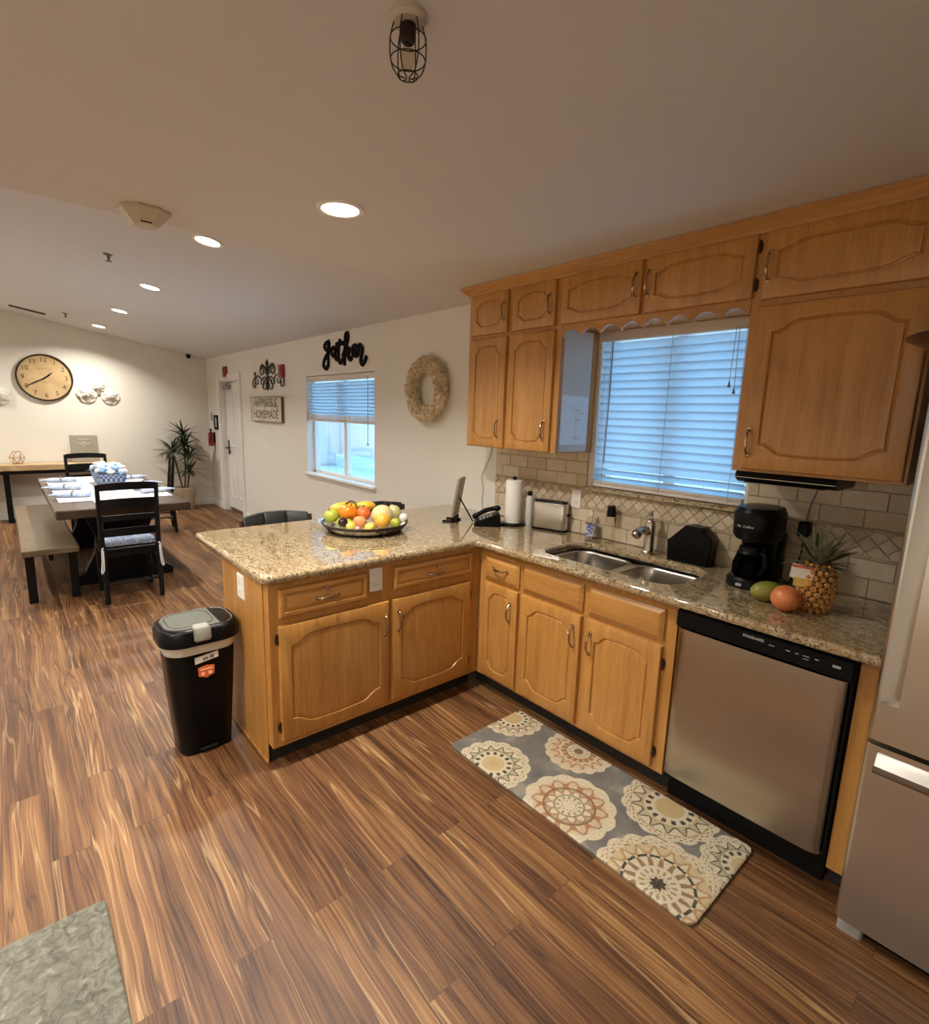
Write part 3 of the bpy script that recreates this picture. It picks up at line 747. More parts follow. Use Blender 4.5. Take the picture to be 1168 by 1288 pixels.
# ------------------------------------------------------------------ mats
def mandala_mat():
    x0, x1, y0, y1 = .362, 1.588, -1.107, -.607
    Ms = [(.605, -1.045, .175, 14, 0), (1.0, -.985, .195, 12, 1), (.80, -.655, .165, 16, 2), (1.275, -.665, .195, 14, 3), (1.435, -1.045, .225, 16, 4), (1.605, -.735, .155, 14, 0), (.40, -.70, .165, 16, 3)]
    nx, ny = 460, 188; m = MB(); vs, cs = [], []
    cream, tan, brown, dark, rust, olive = (.60, .52, .36), (.50, .36, .17), (.20, .105, .05), (.045, .034, .025), (.36, .17, .085), (.22, .20, .11)
    def mixc(a, b, t): return tuple(p + (q - p) * t for p, q in zip(a, b))
    for j in range(ny + 1):
        for i in range(nx + 1):
            x, y = x0 + (x1 - x0) * i / nx, y0 + (y1 - y0) * j / ny
            nz = mnoise.fractal(Vector((x * 9, y * 9, 1)), 1, 2, 5)
            g = .16 + .055 * nz
            c = (g * 1.02, g * .96, g * .85)
            if nz > .25: c = mixc(c, (.27, .245, .19), min(1, (nz - .25) * 2.2))
            for (cx, cy, R, n, st) in Ms:
                dx, dy = x - cx, y - cy; r = sqrt(dx * dx + dy * dy) / R
                if r > 1.06: continue
                a = math.atan2(dy, dx); sc = abs(sin(n * a / 2)); s2 = abs(cos(n * a / 2))
                edge = .93 + .07 * sc
                if r > edge: continue
                k = cream
                inner = [brown, tan, tan, tan, cream][st]
                if r < .13: k = [tan, cream, brown, tan, dark if r < .09 + .04 * abs(cos(4 * a)) else cream][st]
                elif r < .30:
                    k = inner if st in (0, 3) else (mixc(cream, brown, .7) if sin(n * a) * cos(26 * r) > .25 else cream)
                    if st == 0 and r < .30: k = mixc(tan, cream, .2)
                elif r < .34: k = cream if st != 1 else olive
                elif r < .52:
                    p = (r - .34) / .18
                    k = dark if (s2 > .72 and .2 < p < .85 - .3 * (1 - s2)) else cream
                    if st == 1: k = rust if abs(sc - p) < .22 else (cream if sc > p else mixc(cream, olive, .6))
                    if st == 2: k = mixc(rust, brown, .3) if s2 > p else tan
                    if st == 4: k = mixc(tan, brown, .8) if s2 > .55 + .4 * p else cream
                elif r < .57: k = [mixc(cream, olive, .8), brown, cream, tan, dark if sc > .35 else cream][st]
                elif r < .78:
                    p = (r - .57) / .21
                    if st == 1: k = rust if abs(sc - sqrt(max(0, 1 - p * p))) < .16 else (mixc(cream, tan, .5) if sc > p else mixc(cream, rust, .35))
                    elif st == 4: k = mixc(tan, rust, .6) if abs(s2 - (1 - p)) < .20 else (mixc(cream, tan, .6) if s2 > 1 - p else cream)
                    elif st == 2: k = rust if abs(sc - (1 - p)) < .22 else mixc(cream, tan, .5)
                    else: k = dark if abs(s2 - (1 - p * .9)) < .13 else (cream if s2 > 1 - p else mixc(cream, olive, .45))
                elif r < .81: k = [cream, cream, cream, tan, cream][st] if sc > .5 else olive
                elif r < .93:
                    p = (r - .81) / .12
                    k = [olive, mixc(cream, olive, .25), mixc(rust, tan, .5), brown, mixc(rust, tan, .4)][st] if sin(2 * n * a) * cos(9 * p) > .45 else cream
                if mnoise.noise(Vector((x * 160, y * 160, 3))) > .32: k = mixc(k, (.3, .26, .19), .5)
                c = k
            vs.append((x, y)); cs.append(c)
    rc = .035
    def rnd(x, y):
        ax, ay = min(max(x, x0 + rc), x1 - rc), min(max(y, y0 + rc), y1 - rc)
        d = Vector((x - ax, y - ay))
        if d.length > rc and (x < x0 + rc or x > x1 - rc) and (y < y0 + rc or y > y1 - rc): d = d.normalized() * rc; return ax + d.x, ay + d.y
        return x, y
    for (x, y), c in zip(vs, cs):
        x, y = rnd(x, y); e = min(x - x0, x1 - x, y - y0, y1 - y)
        m.v.append((x, y, .0145 - .004 * max(0, 1 - e / .012) ** 2)); m.c.append(c + (1,))
    w = nx + 1
    for j in range(ny):
        for i in range(nx): m.f.append((j * w + i, j * w + i + 1, (j + 1) * w + i + 1, (j + 1) * w + i)); m.m.append(0)
    rim = [i for i in range(nx + 1)] + [(j) * w + nx for j in range(1, ny + 1)] + [ny * w + i for i in range(nx - 1, -1, -1)] + [j * w for j in range(ny - 1, 0, -1)]
    b0 = len(m.v)
    for q in rim: m.v.append((m.v[q][0], m.v[q][1], .0005)); m.c.append((.10, .09, .08, 1))
    for k in range(len(rim)):
        q = (k + 1) % len(rim); m.f.append((rim[k], rim[q], b0 + q, b0 + k)); m.m.append(0)
    t = NT('mandala_print'); at = t.n('ShaderNodeAttribute', attribute_name='Col').outputs[0]
    n = t.noise(t.coord(), 420, 2)
    t.bsdf(color=t.mix(.3, at, t.ramp(n, [(.3, (.55, .55, .55)), (.7, (1, 1, 1))]), 'MULTIPLY'), rough=.7, normal=t.bump(n, .15, .002))
    tag(m.build('kitchen_mat', t.mat, org=(.97, -.857, 0), fix=False, colors=True, ang=60), 'long grey anti-fatigue mat printed with cream and brown mandalas before the sink', 'mat')
mandala_mat()
def rug():
    t = NT('embossed_rug'); co = t.coord()
    a = t.noise(co, 34, 5, .6, 1.0); b = t.noise(co, 9, 3, .6, .8)
    c = t.ramp(a, [(.32, (.070, .066, .048)), (.47, (.130, .124, .094)), (.60, (.185, .175, .135)), (.72, (.27, .25, .20))])
    c = t.mix(t.ramp(b, [(.4, (0, 0, 0)), (.7, (.5, .5, .5))]), c, (.14, .138, .10))
    t.bsdf(color=c, rough=.85, normal=t.bump(a, .8, .012))
    m = MB(); x0, x1, y0, y1 = .296, 1.70, -3.30, -2.518
    R = lambda i, z: [(x, y, z) for x, y in rrect(x0 + i, y0 + i, x1 - i, y1 - i, .018, 4)]
    m.loft([R(0, .0005), R(0, .008), R(.004, .012), R(.05, .012), R(.054, .0105), R(.058, .0125)])
    tag(m.build('rug', t.mat, org=(1, -2.9, 0), ang=40), 'grey green rug with embossed pattern at the bottom left corner', 'rug')
rug()

# ------------------------------------------------------------------ trash can
t = T('trash_can', 'tall black trash can with grey lid beside the peninsula', 'trash can', (-.42, -2.03, 0))
cx, cy = -.425, -2.025
def tr(hx, hy, r, z): return [(x, y, z) for x, y in rrect(cx - hx, cy - hy, cx + hx, cy + hy, r, 7)]
MB().loft([tr(.094, .108, .05, 0), tr(.100, .115, .055, .012), tr(.115, .138, .075, .30), tr(.127, .152, .085, .555)]).build('body', BLACK, t, ang=40)
MB().loft([tr(.1275, .1525, .085, .510), tr(.1305, .1555, .088, .520), tr(.1305, .1555, .088, .565)], caps=(False, False)).build('bag_liner', plain('bag_liner', (.55, .52, .44), .5, bump=.3), t, ang=40)
MB().loft([tr(.134, .160, .092, .552), tr(.144, .171, .098, .556), tr(.145, .172, .098, .600), tr(.138, .165, .095, .622), tr(.125, .152, .085, .630)]).build('lid', BLACK, t, ang=40)
def topc(u): return u
pts = rrect(cx - .118, cy - .145, cx + .118, cy + .145, .08, 7)
pg = clip(pts, 1, cy + .075, -1)
MB().loft([[(x, y, .629) for x, y in pg], [(x, y, .634) for x, y in pg], [(cx + (x - cx) * .97, cy + (y - cy) * .97, .637) for x, y in pg]]).build('lid_panel', plain('sage_grey_plastic', (.085, .085, .068), .5, var=.04, spec=.25), t, ang=30)
m = MB(); m.tube([(x, y, .637) for x, y in rrect(cx - .100, cy - .125, cx + .100, cy + .060, .06, 6)], .0015, 5, closed=True); m.build('lid_seam', BLACKM, t)
m = MB(); pth = [(x, y, .6305) for x, y in rrect(cx - .118, cy - .145, cx + .118, cy + .145, .08, 9) if y > cy + .08 and x < cx + .11]; m.tube(sorted(pth, key=lambda p: p[0]), .0013, 5); m.build('lid_line', plain('pale_line', (.5, .5, .48), .4), t)
m = MB(); R = lambda i, x: [(x, y, z) for y, z in rrect(cy - .035 + i - .01, .575 + i, cy + .035 - i - .01, .643 - i, .012, 4)]
m.loft([R(0, cx + .10), R(0, cx + .149), R(.006, cx + .154)]); m.build('latch', plain('pale_grey_plastic', (.25, .245, .205), .45, spec=.3), t)
def onfront(u, v, w): return (cx + .1255 + .0005 + w + (v - .45) * .05, cy + u, v)
m = MB(); R = lambda w: [(cx + .129 + w, cy + u, v + (u * .12)) for u, v in [(-.045, .468), (.055, .470), (.055, .500), (-.045, .500)]]
m.loft([R(0), R(.0008)]); m.build('bag_label', plain('label_white', (.62, .58, .52), .5), t)
m = MB(); R = lambda w: [(cx + .130 + w, cy + u, v + (u * .12)) for u, v in [(-.012, .474), (.012, .474), (.012, .488), (-.012, .488)]]; m.loft([R(0), R(.0003)])
R = lambda w: [(cx + .130 + w, cy + u, v + (u * .12)) for u, v in [(.018, .474), (.036, .474), (.036, .492), (.018, .492)]]; m.loft([R(0), R(.0003)]); m.build('label_print', plain('label_print', (.20, .14, .16), .5), t)
m = MB(); hexp = [(-.031, .398), (.002, .385), (.035, .398), (.037, .440), (.002, .446), (-.033, .440)]
R = lambda w, k=1: [(cx + .1195 + (v - .30) * .042 + w, cy + u * k, .415 + (v - .415) * k) for u, v in hexp]
m.loft([R(-.002), R(.0012)]); o = m.build('sticker', plain('orange_sticker', (.62, .12, .05), .45), t)
m = MB()
for u in (-.013, .017): m.lathe([(0, 0), (.009, 0), (.009, .0006), (0, .0006)], (cx + .1240 + .0015, cy + u, .408), 12, M=Matrix.Rotation(rad(88), 4, 'Y'))
m.box(cx + .1255, cy - .025, .425, cx + .1268, cy + .029, .433); m.build('sticker_print', plain('sticker_print', (.85, .42, .22), .5), o)
MB().box(cx + .085, cy - .04, .012, cx + .112, cy + .04, .03, .006).build('pedal', BLACKM, t)

# ------------------------------------------------------------------ outlets and plates
def plate(label, P, w=.072, h=.117, sw=False):
    """P(u,v,d)"""
    t = T('outlet_plate', label, 'outlet', P(0, 0, 0))
    m = MB(); R = lambda i, d: [P(u * (w / 2 - i), v * (h / 2 - i), d) for u, v in ((-1, -1), (1, -1), (1, 1), (-1, 1))]
    m.loft([R(0, 0), R(0, .003), R(.003, .006)]); m.build('plate', WPLAST, t, ang=20)
    m = MB()
    for k in (-1, 1):
        R = lambda i, d: [P(u * (.016 - i), k * .021 + v * (.014 - i), d) for u, v in ((-1, -1), (1, -1), (1, 1), (-1, 1))]
        m.loft([R(0, .005), R(0, .0075), R(.001, .008)])
    m.build('socket', plain('socket_cream', (.74, .71, .64), .4), t, ang=20)
plate('white outlet plate on the peninsula cabinet face between drawers', lambda u, v, d: (.0 + d, -1.307 + u, .800 + v), .074, .118)
plate('white outlet plate on the peninsula end panel beside trash can', lambda u, v, d: (-.318 + u, -1.846 - d, .785 + v), .085, .118)
plate('white outlet plate in the tiles behind the toaster', lambda u, v, d: (.205 + u, -.012 - d, 1.128 + v), .068, .112)

# ------------------------------------------------------------------ worktop clutter
Z0 = .916
t = T('paper_towel_holder', 'white paper towel roll upright on a black holder', 'paper towels', (-.175, -.165, Z0))
MB().lathe([(0, 0), (.078, 0), (.080, .004), (.078, .012), (.02, .016), (.008, .02), (.007, .30), (0, .30)], (-.175, -.165, Z0), 28).build('base', BLACK, t)
MB().lathe([(.020, .018), (.054, .018), (.055, .022), (.055, .29), (.053, .294), (.020, .294)], (-.175, -.165, Z0), 32).build('towel_roll', plain('paper_white', (.80, .77, .70), .9, bump=.15, scale=300), t)
MB().ball((-.175, -.165, Z0 + .306), .017, .017, .012, 14, 8).build('finial', BLACK, t)
t = T('soap_bottle', 'slim white bottle with black cap behind the paper towels', 'bottle', (-.118, -.075, Z0))
MB().lathe([(0, 0), (.024, 0), (.026, .004), (.026, .17), (.020, .19), (.012, .195), (0, .195)], (-.118, -.075, Z0), 20).build('bottle_body', plain('bottle_white', (.70, .68, .62), .35), t)
MB().lathe([(0, 0), (.015, 0), (.015, .026), (0, .027)], (-.118, -.075, Z0 + .195), 16).build('cap', BLACK, t)
ta = math.atan2(.065, .23)
RT = Matrix.Translation((.066, -.082, Z0)) @ Matrix.Rotation(ta, 4, 'Z')
t = T('toaster', 'brushed steel toaster with black ends beside the paper towels', 'toaster', (.066, -.082, Z0))
def trr(hx, hy, r, z): return [RT @ Vector((x, y, z)) for x, y in rrect(-hx, -hy, hx, hy, r, 6)]
MB().loft([trr(.112, .034, .028, .012), trr(.114, .036, .030, .02), trr(.114, .036, .030, .165), trr(.111, .033, .028, .175)]).build('shell', STEEL, t, ang=40)
MB().loft([trr(.108, .032, .028, 0), trr(.116, .038, .03, .002), trr(.116, .038, .03, .013)]).build('base', BLACK, t, ang=40)
m = MB(); m.loft([trr(.110, .032, .028, .174), trr(.108, .031, .027, .184), trr(.104, .028, .024, .187)]); m.build('top', BLACK, t, ang=40)
m = MB()
for dy in (-.012, .012): m.box(-.075, dy - .006, .187, .075, dy + .006, .1885, M=RT)
m.build('slots', plain('slot_dark', (.03, .02, .015), .5), t)
m = MB().box(.113, -.012, .10, .130, .012, .115, .004, M=RT); m.build('lever', BLACK, t)
def bottle(label, x, y, prof, cap, mats, lab=None):
    t = T('bottle', label, 'bottle', (x, y, Z0))
    MB().lathe(prof, (x, y, Z0), 24).build('bottle_body', mats[0], t)
    MB().lathe(cap, (x, y, Z0), 20).build('cap', mats[1], t)
    if lab: MB().lathe(lab[0], (x, y, Z0), 24, caps=(False, False)).build('label_band', lab[1], t)
def mk_lab():
    q = NT('printed_label'); n = q.noise(q.map(q.coord(), (30, 30, 40)), 1.5, 2)
    q.bsdf(color=q.ramp(n, [(.42, (.65, .66, .66)), (.47, (.13, .12, .36)), (.58, (.16, .15, .42)), (.62, (.62, .60, .66))], 'CONSTANT'), rough=.35); return q.mat
bottle('clear dish soap bottle with a purple printed label by the sink', .360, -.062, [(0, 0), (.031, 0), (.034, .004), (.034, .09), (.030, .115), (.014, .135), (.010, .14), (0, .14)], [(0, .138), (.012, .138), (.012, .150), (.005, .153), (.004, .165), (0, .165)],
       (CLEAR, plain('cap_clear_white', (.75, .75, .72), .3)), ([(.0345, .015), (.0345, .088)], mk_lab()))
bottle('clear plastic bottle with a tall black cap behind the sink', .490, -.062, [(0, 0), (.030, 0), (.032, .004), (.031, .12), (.026, .150), (.022, .156), (0, .156)], [(0, .154), (.026, .154), (.025, .185), (.021, .215), (0, .216)], (CLEAR, BLACK))
# black angular holder
pf = [(.868, .0), (.862, .100), (.878, .114), (.948, .187), (.956, .190), (1.034, .188), (1.040, .182), (1.046, .160), (1.078, .138), (1.086, .128), (1.078, .0)]
m = MB(); Rg = lambda y, k: [(.97 + (x - .97) * k, y, Z0 + z * (1 - (1 - k) * .3)) for x, z in pf]
m.loft([Rg(-.034, .97), Rg(-.040, 1), Rg(-.110, 1), Rg(-.116, .97)]); tag(m.build('angular_holder', BLACK, org=(.97, -.075, Z0), ang=25), 'black angular plastic holder between the tap and coffee maker', 'holder')
# coffee maker
cx_, cy_ = 1.312, -.195
t = T('coffee_maker', 'black drip coffee maker with glass carafe under the wall cabinet', 'coffee maker', (cx_, cy_, Z0))
def cr(x0, x1, y0, y1, r, z): return [(x, y, Z0 + z) for x, y in rrect(x0, y0, x1, y1, r, 8)]
X0, X1, Y0, Y1 = 1.222, 1.404, -.315, -.075
MB().loft([cr(X0, X1, Y0, Y1, .085, 0), cr(X0, X1, Y0, Y1, .085, .028), cr(X0 + .008, X1 - .008, Y0 + .008, Y1 - .008, .08, .042)]).build('base', BLACK, t, ang=40)
MB().loft([cr(X0 + .008, X1 - .006, -.165, Y1, .03, .03), cr(X0 + .008, X1 - .006, -.165, Y1, .03, .23)]).build('column', BLACK, t, ang=40)
o = MB().loft([cr(X0 + .012, X1 - .010, Y0 + .02, Y1, .08, .205), cr(X0 + .002, X1 - .002, Y0 + .008, Y1, .085, .225), cr(X0, X1, Y0, Y1, .088, .318), cr(X0 + .006, X1 - .006, Y0 + .006, Y1 - .004, .084, .332)]).build('brew_head', BLACK, t, ang=40)
m = MB(); add_text(m, 'Mr. Coffee', .015, lambda u, v, w: (cx_ - .012 + u, Y0 - .0008 - w + abs(u) ** 2 * 5, Z0 + .268 + v)); m.build('lettering', plain('silver_print', (.6, .6, .6), .35), o)
MB().loft([cr(X0 + .008, X1 - .008, Y0 + .008, Y1 - .004, .083, .332), cr(X0 + .012, X1 - .012, Y0 + .012, Y1 - .008, .08, .345), cr(X0 + .05, X1 - .05, Y0 + .05, Y1 - .05, .04, .350)]).build('lid', BLACK, t, ang=40)
MB().box(1.29, Y0 - .003, Z0 + .010, 1.315, Y0 + .002, Z0 + .022, .002).build('switch', plain('switch_grey', (.45, .45, .45), .3), t)
cc = (1.312, -.238, Z0 + .043)
o = MB().lathe([(0, .001), (.058, .001), (.070, .012), (.070, .055), (.055, .105), (.048, .12), (.046, .12), (.053, .103), (.067, .055), (.067, .014), (.056, .004), (0, .004)], cc, 32, caps=(False, False)).build('carafe', DGLASS, t)
MB().lathe([(.0, .135), (.035, .14), (.050, .132), (.052, .112), (.058, .104), (.0555, .104), (.046, .115), (0, .118)], cc, 28, caps=(False, False)).build('carafe_lid', BLACK, o)
MB().tube(smooth_path([(1.352, -.268, Z0 + .155), (1.380, -.290, Z0 + .158), (1.388, -.296, Z0 + .11), (1.368, -.282, Z0 + .07)], 5), .008, 8).build('carafe_handle', BLACK, o)
m = MB().box(1.418, -.06, 1.135, 1.462, -.013, 1.20, .006); m.tube(smooth_path([(1.44, -.045, 1.14), (1.445, -.055, 1.06), (1.43, -.06, .98), (1.42, -.07, .925), (1.405, -.09, .925)], 5), .0035, 6)
m.build('power_plug', BLACK, t)
# under-cabinet appliance
t = T('under_cabinet_appliance', 'flat black appliance mounted under the wall cabinet above coffee maker', 'appliance', (1.42, -.21, 1.414))
m = MB(); m.loft([[(x, y, z) for y, z in [(-.325, 1.4155), (-.335, 1.400), (-.325, 1.384), (-.30, 1.372), (-.08, 1.372), (-.05, 1.40), (-.05, 1.4155)]] for x in (1.242, 1.60)]); m.build('body', BLACK, t, ang=30)
MB().box(1.27, -.31, 1.3685, 1.56, -.12, 1.372, .001).build('underside', plain('underside_grey', (.10, .09, .085), .25), t)
MB().tube([(1.245, -.334, 1.392), (1.60, -.334, 1.392)], .002, 6).build('trim_line', NICKEL, t)
MB().tube(smooth_path([(1.49, -.11, 1.372), (1.47, -.06, 1.33), (1.445, -.03, 1.26), (1.44, -.03, 1.203)], 5), .003, 6).build('power_cord', plain('grey_cord', (.25, .22, .19), .5), t)

# fruit by the coffee maker
def veg(name, label, cat, c, fn_build, mat, group=None): pass
def leaf(m, base, direc, up, L, w, bend, n=6, fold=.25):
    d = Vector(direc).normalized(); u = Vector(up); sd = d.cross(u)
    sd = sd.normalized() if sd.length > 1e-5 else d.orthogonal().normalized()
    u = sd.cross(d).normalized(); rows = []
    for i in range(n + 1):
        t = i / n; wd = w * (sin(pi * min(1, .12 + .88 * t)) ** .7 if t < 1 else 0) + .0003
        p = Vector(base) + d * (L * t) - u * (bend * L * t * t)
        rows.append([p - sd * wd + u * wd * fold, p, p + sd * wd + u * wd * fold])
    vs = [p for r in rows for p in r]; fs = []
    for i in range(n):
        a, b = i * 3, (i + 1) * 3
        fs += [(a, a + 1, b + 1, b), (a + 1, a + 2, b + 2, b + 1)]
    m.add(vs, fs)
px, py = 1.592, -.345
t = T('pineapple', 'whole pineapple standing with a paper tag beside the coffee maker', 'pineapple', (px, py, Z0))
m = MB(); rows, per = 9, 13
prof = lambda k: .059 * (sin(pi * (.16 + .70 * k)) ** .55)
core = MB().lathe([(0, 0)] + [(prof(k / 10) * .96, .186 * k / 10) for k in range(11)] + [(0, .186)], (px, py, Z0), 26)
for i in range(rows):
    k = (i + .5) / rows; r = prof(k); z = Z0 + .186 * k
    for j in range(per):
        a = 2 * pi * (j + .5 * (i % 2)) / per; c0 = Vector((px + r * cos(a) * .97, py + r * sin(a) * .97, z)); nrm = Vector((cos(a), sin(a), .0)); tg = Vector((-sin(a), cos(a), 0))
        hw, hh = pi * r / per * .96, .0125
        ring0 = [c0 + tg * hw * p + Vector((0, 0, 1)) * hh * q for p, q in ((-1, 0), (-.5, -.9), (.5, -.9), (1, 0), (.5, .9), (-.5, .9))]
        ring1 = [c0 + nrm * .008 + (p - c0) * .74 for p in ring0]; ring2 = [c0 + nrm * .009 + (p - c0) * .25 for p in ring0]
        m.loft([ring0, ring1, ring2]); m.loft([ring2, [c0 + nrm * .014 + Vector((0, 0, .003)) + (p - c0) * .05 for p in ring0]], caps=(False, True))
q = NT('pineapple_skin'); r_ = q.n('ShaderNodeNewGeometry').outputs['Random Per Island']; n_ = q.noise(q.coord(), 90, 3)
q.bsdf(color=q.mix(.5, q.ramp(r_, [(0, (.46, .17, .03)), (.5, (.66, .33, .07)), (1, (.34, .12, .03))]), q.ramp(n_, [(.35, (.16, .07, .02)), (.6, (.75, .40, .10))])), rough=.5)
m.build('fruit', q.mat, t, ang=40); core.build('core', plain('pineapple_core', (.10, .045, .015), .7), t)
m = MB(); rng = random.Random(3)
for ring, (cnt, el, L, z) in enumerate(((13, 8, .10, .176), (13, 26, .115, .182), (12, 44, .125, .186), (10, 62, .13, .19), (6, 80, .13, .192))):
    for j in range(cnt):
        a = 2 * pi * (j + ring * .37) / cnt + rng.uniform(-.2, .2); e = rad(el + rng.uniform(-8, 8))
        dv = (cos(a) * cos(e), sin(a) * cos(e), sin(e))
        leaf(m, (px + cos(a) * .018, py + sin(a) * .018, Z0 + z), dv, (0, 0, 1), L * rng.uniform(.75, 1.15), .0085, rng.uniform(-.1, .45))
m.build('crown', plain('pineapple_leaf', (.17, .18, .10), .5, var=.55, scale=25), t, fix=False, ang=60)
m = MB(); R3 = lambda w: [Vector((px - .02, py - .056 - w, Z0)) + Vector((u, -v * .12 * 0 + u * .25, v)) for u, v in [(-.055, .125), (.02, .118), (.022, .172), (-.05, .180)]]
tg = m.loft([R3(0), R3(.0012)]).build('tag', plain('tag_white', (.72, .66, .58), .4), t)
m = MB(); R3 = lambda w, u0, u1, v0, v1: [Vector((px - .02, py - .0575 - w, Z0)) + Vector((u, u * .25, v)) for u, v in [(u0, v0), (u1, v0 - .003), (u1, v1 - .003), (u0, v1)]]
m.loft([R3(0, -.050, .019, .166, .177), R3(.0006, -.050, .019, .166, .177)]); m.build('tag_band', plain('tag_red', (.55, .08, .07), .4), tg)
m = MB(); m.loft([R3(0, -.040, .018, .095, .128), R3(.0006, -.040, .018, .095, .128)]); m.build('tag_flap', plain('tag_yellow', (.62, .42, .07), .4), tg)
def spotted(name, cols, sc=8, rough=.4, z=None):
    q = NT(name); n = q.noise(q.coord(), sc, 3, .5); k = len(cols)
    q.bsdf(color=q.ramp(n, [(.3 + .4 * i / (k - 1), c) for i, c in enumerate(cols)]), rough=rough, normal=q.bump(q.noise(q.coord(), 250, 2), .05, .002)); return q.mat
def fruit(name, label, cat, c, r, mat, group=None, sx=1, sy=1, sz=1, rot=None, kind='apple', stem=None):
    M = (rot or Matrix()).to_4x4()
    if kind == 'apple': fn = lambda p, a, th: 1 - .16 * math.exp(-((pi - th) / .38) ** 2) - .10 * math.exp(-(th / .35) ** 2) + .03 * sin(th)
    elif kind == 'pepper': fn = lambda p, a, th: (1 - .20 * math.exp(-((pi - th) / .45) ** 2)) * (1 + .07 * abs(sin(2.5 * a)) ** .6 * sin(th))
    elif kind == 'lemon': fn = lambda p, a, th: 1 + .20 * math.exp(-((pi - th) / .28) ** 2) + .16 * math.exp(-(th / .28) ** 2)
    elif kind == 'pear': fn = lambda p, a, th: 1 - .22 * sstep(1.7, 2.6, th) + .10 * math.exp(-((pi - th) / .5) ** 2)
    elif kind == 'mango': fn = lambda p, a, th: 1 + .10 * p.x * p.z
    else: fn = lambda p, a, th: 1.0
    m = MB().ball(c, r * sx, r * sy, r * sz, 28, 18, M=M, fn=fn)
    if stem is None:
        return tag(m.build(name, mat, org=c, ang=60), label, cat, group)
    t = T(name, label, cat, c, group); m.build('flesh', mat, t, ang=60)
    top = Vector(c) + M @ Vector((0, 0, r * sz * .80)); m2 = MB()
    m2.tube([top, top + M @ Vector((r * .05, 0, r * .25)), top + M @ Vector((r * .16, 0, r * .45))], [r * .07, r * .06, r * .08], 6)
    m2.build('stem', stem, t); return t
STEM = plain('fruit_stem', (.09, .055, .025), .6); GSTEM = plain('green_stem', (.12, .17, .05), .5)
RY = lambda d: Matrix.Rotation(rad(d), 4, 'Y'); RX = lambda d: Matrix.Rotation(rad(d), 4, 'X'); RZ = lambda d: Matrix.Rotation(rad(d), 4, 'Z')
fruit('grapefruit', 'coral pink grapefruit leaning against the pineapple', 'grapefruit', (1.526, -.452, Z0 + .0485), .0505, spotted('grapefruit_skin', [(.55, .14, .04), (.66, .20, .06), (.70, .26, .09)], 14), None, sz=.96, kind='ball')
fruit('mango', 'green mango lying behind the coral grapefruit', 'mango', (1.440, -.392, Z0 + .040), .048, spotted('green_mango', [(.09, .14, .02), (.20, .22, .03), (.30, .24, .05)], 9), None, sx=1.25, sy=.85, sz=.84, rot=RZ(35), kind='mango')

# ------------------------------------------------------------------ fruit basket
bx, by = -.548, -1.045
t = T('fruit_basket', 'wide dark metal basket with white lining holding mixed fruit', 'basket', (bx, by, Z0))
GRP = 'fruit in the basket on the peninsula'
M_B = plain('basket_metal', (.045, .032, .022), .38, .5, var=.2)
m = MB()
for r, z in ((.250, .055), (.244, .045)): m.tube([(bx + r * cos(2 * pi * j / 48), by + r * sin(2 * pi * j / 48), Z0 + z) for j in range(48)], .0045, 8, closed=True)
m.build('rim', M_B, t)
m = MB(); m.lathe([(0, .002), (.205, .002), (.212, .006), (.205, .010), (0, .010)], (bx, by, Z0), 40, caps=(False, False)); m.build('base', M_B, t)
m = MB()
for j in range(20):
    for sg in (-1, 1):
        a0 = 2 * pi * j / 26; a1 = a0 + sg * .32
        m.tube([(bx + (.209 + .038 * k) * cos(a0 + (a1 - a0) * k), by + (.209 + .038 * k) * sin(a0 + (a1 - a0) * k), Z0 + .006 + .042 * k) for k in (0, .5, 1)], .0034, 6)
m.build('lattice', M_B, t)
m = MB(); n = 52; rings = []
for k in range(6):
    q = k / 5; rings.append([])
    for j in range(n):
        a = 2 * pi * j / n; r = .200 + .036 * q + .002 * sin(9 * a); rings[-1].append((bx + r * cos(a), by + r * sin(a), Z0 + .012 + (.040 + .004 * sin(7 * a)) * q))
m.loft(rings, caps=(True, False)); m.build('lining', spotted('basket_lining', [(.10, .09, .05), (.62, .58, .50), (.72, .69, .62)], 26, .8), t, fix=False)
C = lambda x, y, z: (x, y, z)
GREEN = spotted('green_apple_skin', [(.30, .36, .03), (.42, .46, .06)], 12, .3); LIME = spotted('lime_skin', [(.25, .32, .02), (.42, .44, .05)], 14, .35)
LEMON = spotted('lemon_skin', [(.50, .42, .04), (.62, .55, .09)], 14, .4)
fruit('apple', 'bright green apple at the left end of the fruit basket', 'apple', C(-.662, -1.205, 1.000), .043, GREEN, GRP, sz=.95, rot=RX(20), stem=STEM)
fruit('lime', 'yellow green lime low at the left of the basket below the green apple', 'lime', C(-.588, -1.175, .968), .030, LIME, GRP, sx=1.2, rot=RZ(60), kind='ball')
fruit('lime', 'yellow green lime in front left beneath the orange pepper', 'lime', C(-.532, -1.165, .968), .031, LIME, GRP, sx=1.15, rot=RZ(20), kind='ball')
fruit('squash', 'long yellow squash lying at the back left of the basket', 'squash', C(-.735, -1.075, 1.025), .050, spotted('yellow_squash', [(.62, .36, .02), (.72, .46, .04)], 6, .35), GRP, sx=1.0, sy=1.9, sz=.78, rot=RZ(-12), kind='ball')
fruit('bell_pepper', 'shiny orange bell pepper in the middle of the basket left half', 'pepper', C(-.610, -1.125, 1.022), .053, spotted('orange_pepper', [(.72, .17, .01), (.80, .25, .015)], 5, .2), GRP, sx=1.0, sy=1.02, sz=.92, rot=RX(-25), kind='pepper', stem=STEM)
